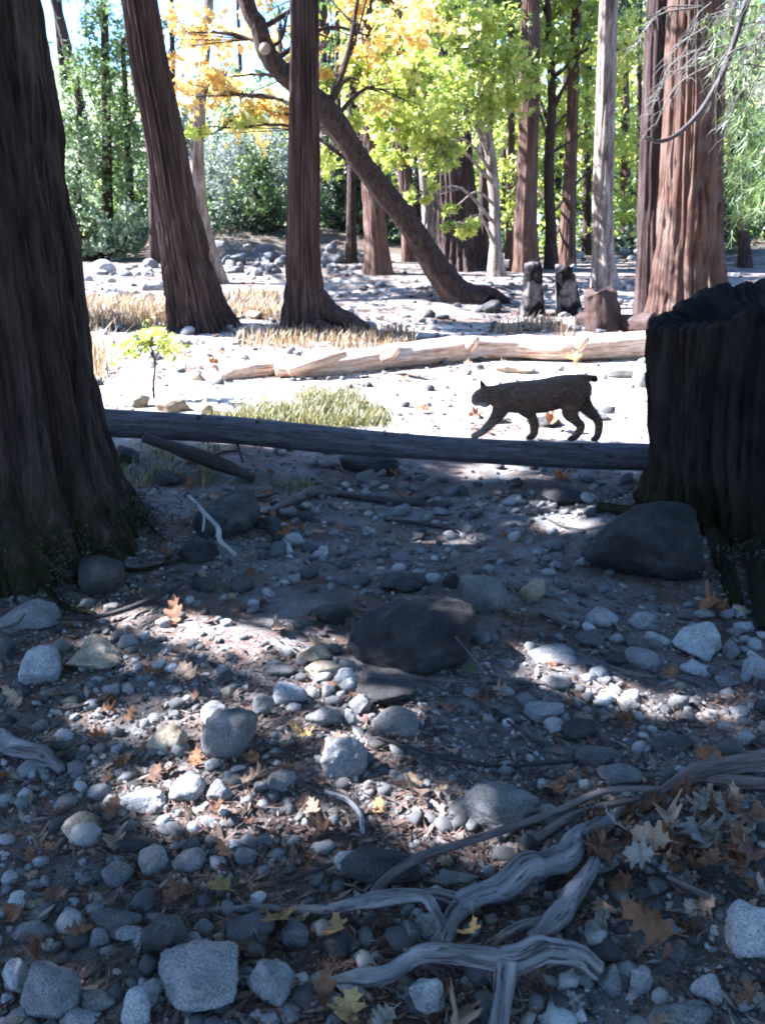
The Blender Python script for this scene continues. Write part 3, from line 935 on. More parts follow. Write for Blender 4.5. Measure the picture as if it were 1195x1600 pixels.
def shrub(name, label, base, blobs, colr, size, kind, seed, group=None, Yoff=0, cat='shrub'):
    rng = np.random.default_rng(seed)
    b = G(*base)
    b[1] += Yoff
    b[2] = float(ground(b[0], b[1]))
    root = empty(name, b)
    tag(root, label, cat, group)
    stems, P_, K_, o_ = [], [], [], 0
    for (x, y, rx, ry, n) in blobs:
        c = U(x, y, b[1])
        s = depth(c) / F_PX
        p, k = blob_points(c, (rx * s, rx * s * 0.8, ry * s), n, rng, 0.2)
        p = p[(p[:, 2] > ground(p[:, 0], p[:, 1]) + 0.02)] if False else p
        P_.append(p); K_.append(k + o_); o_ += k.max() + 1
        for _ in range(7):
            q = p[rng.integers(0, len(p))]
            m2 = b * 0.5 + q * 0.5 + rng.normal(size=3) * 0.15
            stems.append(tube(local(root, catmull([b + rng.normal(size=3) * [0.2, 0.2, 0], m2, q], 7)), np.linspace(0.03, 0.006, 7), 5, cap=False))
    V, F = join(stems)
    link('stem', mesh_np('stem', V, F), M['bark_oak'], root)
    foliage_part('foliage', local(root, np.vstack(P_)), M['leaf_' + colr], size, kind, root, rng, clump=np.concatenate(K_))
    return root

shrub('shrub', 'pale sunlit leafy shrub at the left behind the white boulders', (140, 405), [(120, 365, 50, 40, 1500), (175, 375, 45, 30, 1200), (210, 350, 30, 40, 700), (100, 310, 40, 40, 600)], 'pale', 0.15, 'leaf', 101)
shrub('shrub', 'grey-leaved willow bush behind the slim sunlit cedar', (365, 400), [(360, 260, 50, 60, 1700), (420, 250, 50, 60, 1500), (440, 300, 40, 60, 1000), (350, 340, 40, 50, 1000)], 'grey', 0.17, 'spray', 102, Yoff=5)
shrub('shrub', 'dark low evergreen bush on the shaded boulder bank', (380, 400), [(370, 350, 50, 35, 1400), (440, 360, 45, 30, 900), (335, 365, 30, 30, 500)], 'dark', 0.15, 'spray', 103, Yoff=1)
shrub('shrub', 'dark evergreen thicket right of the straight brown cedar', (545, 408), [(530, 270, 35, 60, 1300), (560, 330, 50, 60, 1700), (520, 360, 40, 40, 900), (640, 340, 50, 60, 1200), (620, 250, 40, 50, 600)], 'dark', 0.2, 'spray', 104, Yoff=4)
shrub('shrub', 'bright lime bush glowing behind the tall red-brown cedar', (790, 402), [(780, 340, 50, 50, 1200), (830, 300, 50, 70, 900), (760, 280, 40, 60, 700)], 'lime', 0.2, 'leaf', 105, Yoff=8)
shrub('shrub', 'lime undergrowth at the edge of the sunny rocks', (915, 398), [(900, 360, 50, 30, 900), (970, 345, 40, 45, 900), (995, 250, 30, 70, 500)], 'lime', 0.18, 'leaf', 106, Yoff=8)
shrub('shrub', 'green bush beyond the right edge of the orange cedar', (1160, 420), [(1150, 340, 45, 60, 1600), (1190, 260, 45, 80, 1500), (1150, 200, 30, 70, 500)], 'green', 0.16, 'spray', 107, Yoff=4)

# conifer at the right edge with hanging pale twigs, trunk outside the frame
def right_conifer():
    rng = np.random.default_rng(5)
    Y = 8.5
    b = np.array([5.4, Y, float(ground(5.4, Y))])
    root = empty('conifer_tree', b)
    tag(root, 'conifer at the right edge with drooping bare pale twigs and one black bough', 'tree', 'background conifers')
    C = catmull([(5.4, Y, -0.1, 0.24), (5.42, Y, 4, 0.2), (5.4, Y, 9, 0.1)], 50)
    V, F = tube(local(root, C[:, :3]), C[:, 3], 40, bark_ridges(0.1, 4, 1, 3, (0.4, 0.3)))
    link('trunk', mesh_np('trunk', V, F), M['cedar'], root)
    pts = [(1260, -160), (1200, -70), (1165, 5), (1148, 60), (1128, 115), (1095, 172), (1060, 208), (1030, 221), (1004, 214)]
    Q = np.array([np.append(U(x, y, Y - 0.05 * i), 0.0) for i, (x, y) in enumerate(pts)])
    Q[:, 3] = np.linspace(0.034, 0.016, len(pts))
    Cq = catmull(np.vstack([[5.35, Y, 4.2, 0.04], Q]), 70)
    V, F = tube(local(root, Cq[:, :3]), Cq[:, 3], 10, bark_ridges(0.2, 2, 9, 3))
    link('bough', mesh_np('bough', V, F), M['stick_dark'], root)['label'] = 'black bare bough curving down across the orange cedar'
    tw, sp = [], []
    for i in range(60):
        x0, y0 = rng.uniform(1080, 1330), rng.uniform(-120, 120)
        L = rng.uniform(60, 170)
        a = rng.uniform(-1.1, -0.2)
        x1, y1 = x0 + math.sin(a) * L, y0 + math.cos(a) * L * 0.9
        yy = Y + rng.uniform(-1.2, 1.6)
        p0, p1, p2 = U(x0, y0, yy), U((x0 + x1) / 2 - 12, (y0 + y1) / 2 - 20, yy), U(x1, y1, yy)
        cc = catmull([p0, p1, p2], 9)
        tw.append(tube(local(root, cc), np.linspace(0.008, 0.003, 9), 4, cap=False))
        for j in range(2, 9):
            for sd in (-1, 1):
                e = cc[j] + np.array([rng.uniform(-0.2, 0.1), rng.uniform(-.1, .1), rng.uniform(-0.22, -0.05)]) * 0.8
                tw.append(tube(local(root, np.array([cc[j], (cc[j] + e) / 2 + [0, 0, 0.02], e])), [0.004, 0.003, 0.0015], 3, cap=False))
    V, F = join(tw)
    link('twigs', mesh_np('twigs', V, F), M['twig_pale'], root)['kind'] = 'stuff'
    P = []
    for x, y, rx, ry, n in ((1175, 110, 50, 110, 420), (1185, 270, 35, 90, 520), (1160, 30, 50, 50, 160)):
        c = U(x, y, Y + 1)
        s = depth(c) / F_PX
        P.append(blob_points(c, (rx * s, 0.5, ry * s), n, rng)[0])
    foliage_part('crown', local(root, np.vstack(P)), M['leaf_green'], 0.20, 'needle', root, rng, 1.6)
right_conifer()
tree('conifer_tree', 'thin dark stem standing at the far right beside the hanging twigs', 'tree', (1164, 418), [(1164, 420), (1160, 340), (1157, 280), (1160, 120), (1160, 0)], [20, 15, 12, 11, 9], 'bark_oak',
     group='background conifers', amp=0.08, ridge=2, nseg=20, rings=40, seed=95, top=8)

# background woods far behind: one mass
def far_woods():
    rng = np.random.default_rng(77)
    root_pts, cols = [], []
    layers = [('green', 4200), ('dark', 2600), ('lime', 8000), ('pale', 3600), ('grey', 1500)]
    par = empty('far_woods', (0, 45, 1))
    tag(par, 'hazy mass of far forest foliage closing the view behind the trunks', 'woods', None, 'stuff')
    for colr, n in layers:
        m = 110
        cpx = rng.uniform(-250, 1450, m)
        top = np.interp(cpx, [-250, 60, 110, 230, 330, 420, 560, 1450], [60, 210, 190, 150, 170, 90, -10, -40])
        if colr == 'dark':
            cpx = np.where(rng.random(m) < 0.5, rng.uniform(-200, 620, m), cpx)
        if colr == 'lime':
            cpx = np.where(rng.random(m) < 0.7, rng.uniform(560, 1150, m), cpx)
        top = np.interp(cpx, [-250, 60, 110, 230, 330, 420, 560, 1450], [60, 230, 210, 170, 190, 90, -10, -40])
        cpy = top + (420 - top) * rng.random(m) ** 0.8
        Yd = rng.uniform(34, 56, m)
        k = rng.integers(0, m, n)
        C = np.array([U(x, y, d) for x, y, d in zip(cpx, cpy, Yd)])
        p = C[k] + rng.normal(size=(n, 3)) * np.array([1.1, 1.1, 0.7])
        p = p[p[:, 2] > ground(p[:, 0], p[:, 1])]
        foliage_part('foliage', local(par, p), M['leaf_' + colr], 0.46, 'lobed', par, rng)
    # undergrowth skirt
    for n, colr, ya, yb, hh in ((9000, 'green', 30, 40, 0.9), (6000, 'dark', 25.5, 33, 0.55), (2500, 'pale', 26, 32, 0.5), (2200, 'lime', 25.5, 31, 0.5)):
        m = n // 45
        cx_ = np.stack([rng.uniform(-24, 24, m), rng.uniform(ya, yb, m), 0 * np.zeros(m)], -1)
        keepc = ~((cx_[:, 0] > -7.5) & (cx_[:, 0] < 0.3) & (cx_[:, 1] < 30.5))
        cx_ = cx_[keepc]
        k = rng.integers(0, len(cx_), n)
        p = cx_[k] + rng.normal(size=(n, 3)) * np.array([0.55, 0.55, 0])
        p[:, 2] = ground(p[:, 0], p[:, 1]) + np.abs(rng.normal(0, hh, n))
        foliage_part('foliage', local(par, p), M['leaf_' + colr], 0.24, 'leaf', par, rng, clump=k)
    # distant stems
    st = []
    for _ in range(46):
        x, y = rng.uniform(-24, 24), rng.uniform(30, 44)
        r = rng.uniform(0.08, 0.22)
        g0 = float(ground(x, y))
        st.append(tube(local(par, catmull([(x, y, g0 - .2), (x + rng.normal() * .15, y, g0 + 4), (x + rng.normal() * .4, y, g0 + 10)], 8)), np.linspace(r, r * .6, 8), 9))
    V, F = join(st)
    link('trunks', mesh_np('trunks', V, F), M['cedar'], par)
far_woods()

# ------------------------------------------------------------------ unseen cedars added left of the frame, boughs shaped to shade the foreground
def shade_trees():
    rng = np.random.default_rng(99)
    hosts = [(-6.4, 4.4), (-9.2, 6.6), (-8.4, 1.6), (-12.5, 13.0), (-10.5, 17.0)]
    # wanted shade: foreground bed, the log and cat, the two mid cedars
    n = 95000
    gx = rng.uniform(-4.2, 4.6, n); gy = rng.uniform(-1.5, 6.0, n)
    z = rng.uniform(3.7, 8.6, n)
    Q = np.stack([gx, gy, np.zeros(n)], -1) + SUN[None] * (z / SUN[2])[:, None]
    # the two mid cedars
    m = 6500
    t1 = np.stack([rng.uniform(-4.6, -3.0, m), rng.uniform(11.6, 13.4, m), rng.uniform(0.2, 5.5, m)], -1)
    t2 = np.stack([rng.uniform(-1.6, -0.7, m), rng.uniform(11.8, 13.0, m), rng.uniform(0.2, 5.5, m)], -1)
    t3 = np.stack([rng.uniform(-6.0, -0.8, 4000), rng.uniform(25, 30, 4000), rng.uniform(0, 1.0, 4000)], -1)
    T = np.vstack([t1, t2, t3])
    tt = rng.uniform(7.0, 11.0, len(T)) + np.where(np.arange(len(T)) < m, 0, 3.5)
    Q2 = T + SUN[None] * tt[:, None]
    px, py, dep = proj(Q2)
    Q2 = Q2[(px < -60) | (py < -60)]
    keep = fbm(np.vstack([Q, Q2]) * 0.9, 2, 44) > 0.22
    A = np.vstack([Q, Q2])[keep]
    hx = np.array(hosts)
    which = np.argmin(((A[:, None, :2] - hx[None]) ** 2).sum(-1), 1)
    for i, (x, y) in enumerate(hosts):
        g0 = float(ground(x, y))
        root = empty('cedar_tree', (x, y, g0))
        tag(root, ['cedar beyond the left edge whose boughs shade the stony foreground', 'cedar beyond the left edge level with the grey log',
                   'cedar beyond the left edge close beside the viewer', 'cedar beyond the left edge shading the leaning cedar', 'far cedar beyond the left edge of the clearing'][i], 'tree', 'cedar trees')
        C = catmull([(x, y, g0 - .1, .34), (x + .05, y, 4, .27), (x, y + .1, 9, .17), (x + .1, y, 14, .05)], 60)
        V, F = tube(local(root, C[:, :3]), C[:, 3], 48, bark_ridges(0.09, 5, 1, 60 + i, (0.5, 0.3)))
        link('trunk', mesh_np('trunk', V, F), M['cedar'], root)
        ex = A[which == i]
        limb = []
        for q in ex[rng.integers(0, max(1, len(ex)), 60)] if len(ex) else []:
            j = int(np.argmin(np.abs(C[:, 2] - q[2] - 0.4)))
            limb.append(tube(local(root, catmull([C[j, :3], (C[j, :3] + q) / 2 + [0, 0, .3], q], 7)), np.linspace(.035, .008, 7), 5, cap=False))
        if limb:
            V, F = join(limb)
            link('limbs', mesh_np('limbs', V, F), M['cedar'], root)['kind'] = 'stuff'
        ex = ex[~sun_gap(ex, rng)]
        if len(ex):
            foliage_part('crown', local(root, ex), M['leaf_green'], 0.16, 'spray', root, rng, 0.2)
shade_trees()

def sky_block_cedars():
    # cedars added behind and right of the viewer to cut the sky fill
    rng = np.random.default_rng(123)
    for (x, y), lb in (((3.9, -2.2), 'cedar standing behind the viewer on the right'), ((-1.2, -4.2), 'cedar standing straight behind the viewer'), ((6.6, 2.6), 'cedar beyond the right edge beside the charred stump')):
        g0 = float(ground(x, y))
        root = empty('cedar_tree', (x, y, g0))
        tag(root, lb, 'tree', 'cedar trees')
        C = catmull([(x, y, g0 - .1, .36), (x, y + .05, 4, .29), (x + .05, y, 9, .18), (x, y, 14, .05)], 60)
        V, F = tube(local(root, C[:, :3]), C[:, 3], 48, bark_ridges(0.12, 6, 1, 75, (0.5, 0.3)))
        link('trunk', mesh_np('trunk', V, F), M['cedar'], root)
        n = 15000
        z = rng.uniform(4.6, 12, n)
        a = rng.uniform(0, 2 * math.pi, n)
        r = 4.3 * np.sqrt(rng.random(n)) * (1.1 - 0.8 * (z - 4.6) / 7.4)
        P = np.stack([x + np.cos(a) * r, y + np.sin(a) * r, z - 0.22 * r], -1)
        P = P[fbm(P * 0.9, 2, 51) > 0.42]
        px, py, dep = proj(P)
        P = P[(dep < 0.1) | (py < -150) | (px < -150) | (px > 1350)]
        limb = []
        for q in P[rng.integers(0, len(P), 70)]:
            j = int(np.argmin(np.abs(C[:, 2] - q[2] - 0.6)))
            limb.append(tube(local(root, catmull([C[j, :3], (C[j, :3] + q) / 2 + [0, 0, .3], q], 7)), np.linspace(.035, .008, 7), 5, cap=False))
        V, F = join(limb)
        link('limbs', mesh_np('limbs', V, F), M['cedar'], root)['kind'] = 'stuff'
        P = P[~sun_gap(P, rng)]
        foliage_part('crown', local(root, P), M['leaf_green'], 0.30, 'spray', root, rng, 0.2)
sky_block_cedars()

# ------------------------------------------------------------------ charred stump on the right
def big_stump():
    Y = 4.3
    cpt = U(1203, 700, Y)
    cx = cpt[0]
    g0 = float(ground(cx, Y))
    root = empty('tree_stump', (cx, Y, g0))
    tag(root, 'tall charred broken stump at the right edge holding the end of the grey log', 'stump')
    n, ns = 90, 260
    th = np.arange(ns) * 2 * math.pi / ns
    # rim height: lower to the left, rising to the right, splintered
    q = np.stack([np.cos(th) * 4, np.sin(th) * 4, 0 * th], -1)
    q2 = np.stack([np.cos(th) * 14, np.sin(th) * 14, 0 * th + 3], -1)
    q3 = np.stack([np.cos(th) * 40, np.sin(th) * 40, 0 * th + 3], -1)
    rim = 1.20 + 0.17 * np.cos(th) - 0.03 * np.sin(th) + 0.07 * (vnoise(q, 4) - 0.5) + 0.015 * (vnoise(q2, 7) - 0.5) + 0.035 * (vnoise(q3, 7) - 0.5)
    t = np.linspace(0, 1, n)
    Z = (g0 - 0.15) + t[:, None] * (rim[None] - g0 + 0.15)
    TH = np.repeat(th[None], n, 0)
    zz = Z - g0
    tw = TH + 0.06 * np.sin(zz * 3)
    a = vnoise(np.stack([np.cos(tw) * 5, np.sin(tw) * 5, zz * 0.7], -1), 21)
    b = vnoise(np.stack([np.cos(tw) * 16, np.sin(tw) * 16, zz * 2.0], -1), 22)
    c = vnoise(np.stack([np.cos(tw) * 45, np.sin(tw) * 45, zz * 8.0], -1), 23)
    R = 0.585 * (1 + 0.07 * (np.minimum(np.abs(2 * a - 1) * 2, 1) - 0.8) + 0.075 * (np.minimum(np.abs(2 * b - 1) * 1.8, 1) - 0.7) + 0.035 * (c - 0.5) + 0.06 * (fbm(np.stack([np.cos(tw) * 2.5, np.sin(tw) * 2.5, zz * 3], -1), 3, 61) - .5))
    R = R + 0.08 * np.exp(-np.maximum(zz, 0) / 0.10) * (0.45 + 0.5 * np.cos(4 * TH + 1.0)) * 0.8
    pys = np.linspace(430, 900, 40)
    ed = np.array([U(1024, p_, Y) for p_ in pys])
    o_ed = np.argsort(ed[:, 2])
    AX = np.interp(Z, ed[o_ed, 2], ed[o_ed, 0]) + 0.565 - cx
    V = np.stack([np.cos(TH) * R + AX, np.sin(TH) * R, Z - g0], -1)
    # inner hollow: rings going in and down
    inn = []
    for k, (f, dz) in enumerate(((0.93, 0.03), (0.8, -0.02), (0.5, -0.08), (0.2, -0.10))):
        zc = vnoise(np.stack([np.cos(th) * 6 * f, np.sin(th) * 6 * f, 0 * th + 9 + k], -1), 30)
        inn.append(np.stack([np.cos(th) * R[-1] * f + AX[-1], np.sin(th) * R[-1] * f, rim - g0 + dz + 0.05 * (zc - 0.5)], -1))
    V = np.concatenate([V, np.array(inn)], 0)
    nn = len(V)
    idx = np.arange(nn * ns).reshape(nn, ns)
    f4 = np.stack([idx[:-1], np.roll(idx, -1, 1)[:-1], np.roll(idx, -1, 1)[1:], idx[1:]], -1).reshape(-1, 4)
    V = np.vstack([V.reshape(-1, 3), [AX[-1].mean(), 0, rim.mean() - g0 - 0.1]])
    f3 = np.stack([idx[-1], np.roll(idx[-1], -1), np.full(ns, nn * ns)], -1)
    link('trunk', mesh_np('trunk', V, [f4, f3]), M['charred'], root)
    for pts, r in (([(1060, 760, 0.1), (1035, 800, 0), (990, 800, 0), (935, 790, 0)], 30), ([(1110, 800, .1), (1130, 880, 0), (1150, 940, 0)], 34), ([(1180, 820, .1), (1190, 920, 0), (1200, 980, 0)], 44)):
        Q = []
        for i, (x, y, l) in enumerate(pts):
            g = G(x, y, 0.03)
            Q.append(np.append(g, r / 2 * depth(g) / F_PX * (1 - 0.2 * i)))
        Cq = catmull(Q, 40)
        V, F = tube(local(root, Cq[:, :3]), Cq[:, 3], 30, bark_ridges(0.3, 3, 4, 6))
        link('root', mesh_np('root', V, F), M['charred'], root)
    rng = np.random.default_rng(3)
    n = 6000
    P = np.stack([cx + rng.normal(-0.25, 0.35, n), Y - 0.75 + rng.normal(0, 0.14, n), np.zeros(n)], -1)
    P[:, 2] = ground(P[:, 0], P[:, 1]) + np.abs(rng.normal(0, 0.05, n))
    P = P[fbm(P * 5, 3, 2) > 0.5]
    foliage_part('moss', local(root, P), M['leaf_olive_dark'], 0.016, 'leaf', root, rng)
big_stump()

# ------------------------------------------------------------------ the grey log
LOGP = [(-40, 648, 5.45), (60, 653, 5.40), (150, 660, 5.35), (350, 671, 5.25), (500, 686, 5.15), (650, 698, 5.08), (850, 710, 5.0), (1003, 714, 4.95), (1085, 716, 4.92)]
def log_line(n):
    Q = []
    wpx = [44, 44, 44, 43, 43, 40, 41, 43, 42]
    for (x, y, Y), w in zip(LOGP, wpx):
        p = U(x, y, Y)
        Q.append(np.append(p, w / 2 * depth(p) / F_PX))
    return catmull(Q, n)
LC = log_line(200)
def log_top(x):
    i = int(np.argmin(np.abs(LC[:, 0] - x)))
    return LC[i, 1], LC[i, 2] + LC[i, 3]
def grey_log():
    root = empty('fallen_log', LC[100, :3])
    tag(root, 'smooth barkless grey log spanning from the left cedar to the charred stump', 'log')
    def rf(th, s, z):
        q = np.stack([np.cos(th) * 1.5, np.sin(th) * 1.5, s * 1.3], -1)
        q2 = np.stack([np.cos(th) * 9, np.sin(th) * 9, s * 1.2], -1)
        return 1 + 0.13 * (vnoise(q, 2) - 0.5) + 0.06 * (np.abs(2 * vnoise(q2, 5) - 1) - 0.5)
    V, F = tube(local(root, LC[:, :3]), LC[:, 3], 80, rf)
    link('trunk', mesh_np('trunk', V, F, tc=tube.tc), M['log_grey'], root)
    for x, y, r in ((315, 652, 6), (402, 655, 5), (600, 684, 4), (905, 703, 5)):
        i = int(np.argmin(np.abs(proj(LC[:, :3])[0] - x)))
        c = LC[i, :3] + np.array([0, -0.5, 0.86]) * LC[i, 3] * 0.96
        V, F = tube(local(root, [c - [0, -0.01, 0.01], c + np.array([0, -0.006, 0.016])]), [r * 0.0036, r * 0.0024], 9)
        link('branch_stub', mesh_np('branch_stub', V, F), M['stick_dark'], root)
    a, b2, c2 = U(370, 690, 5.2), U(374, 705, 5.1), U(380, 722, 5.05)
    V, F = tube(local(root, catmull([a, b2, c2], 8)), np.linspace(0.012, 0.006, 8), 6)
    link('branch_stub', mesh_np('branch_stub', V, F), M['stick_dark'], root)
grey_log()

# ------------------------------------------------------------------ bleached log behind
def px_tube(name, label, cat, pts, mat, group=None, lift=0.0, seg=16, amp=0.12, k=2.0, zf=5.0, seed=1, subs=(), n=60, mid_lift=None, part='wood'):
    """pts: (px, py, width px, height above ground or None); laid on the ground"""
    def line(pp, nn):
        Q = []
        for (x, y, w, h) in pp:
            g = G(x, y, h)
            r = w / 2 * depth(g) / F_PX
            Q.append(np.append(g, r))
        return catmull(Q, nn)
    if mat == 'root_grey':
        pts = [(a_, b_, c_ * 0.86, d_) for a_, b_, c_, d_ in pts]
        subs = [[(a_, b_, c_ * 0.86, d_) for a_, b_, c_, d_ in sp_] for sp_ in subs]
    C = line(pts, n)
    if mat == 'root_grey':
        kk = np.arange(n)[:, None] * 0.11 + np.array([[0, 50.0, 90.0]])
        C[:, :3] += (np.stack([vnoise(np.stack([kk[:, i], 0 * kk[:, i], 0 * kk[:, i]], -1), seed) for i in range(3)], -1) - .5) * C[:, 3:4] * 0.8
        C[:, 3] *= 0.9 + 0.35 * vnoise(np.stack([np.arange(n) * 0.16, np.full(n, 7.0), np.full(n, 3.0)], -1), seed + 2) ** 2
    root = empty(name, C[n // 2, :3]) if subs else None
    def rf(th, s, z):
        L = 0.05 * 1.0
        q = np.stack([np.cos(th) * k, np.sin(th) * k, s * zf], -1)
        q2 = np.stack([np.cos(th) * k * 3, np.sin(th) * k * 3, s * zf * 2.4], -1)
        q3 = np.stack([np.cos(th) * k * 5, np.sin(th) * k * 5, s * zf * 1.5], -1)
        return 1 + amp * 2 * (vnoise(q, seed) - 0.5) + amp * (vnoise(q2, seed + 3) - 0.5) + amp * .5 * (np.abs(2 * vnoise(q3, seed + 9) - 1) - .5)
    C[:, 3] = np.maximum(C[:, 3], 0.0012)
    if root is None:
        o0 = C[n // 2, :3]
        V, F = tube(C[:, :3] - o0, C[:, 3], seg, rf)
        o = link(name, mesh_np(name, V, F, tc=tube.tc), M[mat], None, o0)
        tag(o, label, cat, group)
        return o
    tag(root, label, cat, group)
    V, F = tube(local(root, C[:, :3]), C[:, 3], seg, rf)
    link(part, mesh_np(part, V, F, tc=tube.tc), M[mat], root)
    for sp in subs:
        Cs = line(sp, 40)
        Cs[:, 3] = np.maximum(Cs[:, 3], 0.0012)
        V, F = tube(local(root, Cs[:, :3]), Cs[:, 3], seg, rf)
        link('fork', mesh_np('fork', V, F, tc=tube.tc), M[mat], root)
    return root

px_tube('fallen_log', 'long bleached log lying in the sunny clearing behind the cat', 'log',
        [(430, 580, 20, .06), (500, 574, 30, .08), (600, 560, 36, .10), (700, 547, 40, .12), (800, 543, 36, .12), (880, 546, 36, .12), (960, 541, 42, .14), (1030, 536, 46, .14), (1110, 532, 46, .14)],
        'log_white', amp=0.16, k=2, zf=1.6, seed=4, seg=40, n=120,
        subs=[[(450, 578, 16, .10), (500, 564, 18, .16), (540, 552, 12, .22)], [(600, 560, 14, .14), (616, 552, 12, .24), (622, 545, 8, .30)], [(735, 541, 16, .18), (742, 531, 14, .28)], [(905, 540, 18, .2), (915, 530, 12, .28)]], part='trunk')
px_tube('fallen_log', 'short bleached broken log end left of the long pale log', 'log',
        [(345, 588, 14, .04), (375, 580, 22, .06), (420, 575, 24, .07), (465, 572, 16, .07)], 'log_white', amp=0.2, seed=8, seg=28,
        subs=[[(350, 590, 10, .05), (340, 575, 9, .1), (332, 572, 5, .14)]], part='trunk')

# cut stumps
def stump(label, cx, top, bot, w, mat, seed, lean=0):
    b = G(cx, bot)
    Y = b[1]
    P = np.array([U(cx, bot + 6, Y), U(cx + lean * .5, (top + bot) / 2, Y), U(cx + lean, top, Y)])
    r = w / 2 * depth(P[1]) / F_PX
    root = empty('tree_stump', b)
    tag(root, label, 'stump', 'stumps in the clearing')
    C = catmull(np.hstack([P, [[r * 1.05], [r * .95], [r * .85]]]), 26)
    V, F = tube(local(root, C[:, :3]), C[:, 3], 36, bark_ridges(0.25, 2.5, 1.5, seed, (0.2, 0.3)))
    tc_ = tube.tc
    V = V.copy()
    ztop = V[:, 2] > C[-4, 2] - b[2]
    V[ztop, 2] += 0.09 * (vnoise(V[ztop] * 9, seed) - 0.5) * 2
    link('trunk', mesh_np('trunk', V, F, tc=tc_), M[mat], root)
stump('grey weathered cut stump upright in front of the tall red-brown cedar', 831, 414, 492, 32, 'stump_grey', 3, 2)
stump('pale-topped stump with charred black lower half beside the grey cut stump', 888, 418, 490, 34, 'stump_grey', 4, -8)
stump('squat rotten red-brown stump below the white sunlit trunk', 945, 456, 516, 52, 'stump_brown', 5, -10)
px_tube('fallen_log', 'dark rotten log lying on the ground behind the long bleached log', 'log', [(905, 500, 24, .05), (960, 505, 30, .08), (1020, 508, 34, .1)], 'stump_brown', amp=.2)

# ------------------------------------------------------------------ rocks
M['rock_black'] = mat_rock('rock_black', (0.008, 0.008, 0.009), (0.020, 0.019, 0.019), (0.055, 0.052, 0.05), (0.035, 0.028, 0.018), 0.5)
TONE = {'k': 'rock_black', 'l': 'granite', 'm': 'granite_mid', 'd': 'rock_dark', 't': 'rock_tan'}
NROCK = [0]
LATER = []      # (object, photo x, photo y, phrase, group): gets its landmark at the end
def rock(cx, cy, w, h, tone, label, group=None, name='boulder', angular=None, seed=None, sub=None, sink=0.42, cat=None, wide=0.85):
    NROCK[0] += 1
    seed = seed or 1000 + NROCK[0] * 7
    r = np.random.default_rng(seed)
    angular = r.uniform(0.3, 1.1) if angular is None else angular
    g = G(cx, cy)
    for _ in range(3):
        s = depth(g) / F_PX
        phi = math.atan2(H - g[2], max(g[1], .5))
        a = w / 2 * s
        b = a * wide
        want = h / 2 * s
        c2 = want ** 2 - (b * math.sin(phi)) ** 2
        if c2 < (0.3 * a) ** 2:
            b = min(b, want * 0.85 / math.sin(phi))
            c2 = max(want ** 2 - (b * math.sin(phi)) ** 2, (0.28 * a) ** 2)
        c = math.sqrt(c2) / math.cos(phi)
        c = min(c, a * 1.6)
        g = G(cx, cy, c * sink)
    sub = sub or (4 if w > 90 else 3 if w > 34 else 2)
    V, F = rock_unit(seed, sub, angular, 0.10)
    me = mesh_np(name, V * np.array([a, b, c]), F)
    o = link(name, me, M[TONE[tone]], None, g)
    o.rotation_euler = (0, 0, r.uniform(-0.25, 0.25))
    tag(o, label, cat or ('boulder' if name == 'boulder' else 'stone'), group)
    if group: LATER.append((o, cx, cy, label, group))
    return o, (g, a, b, c)

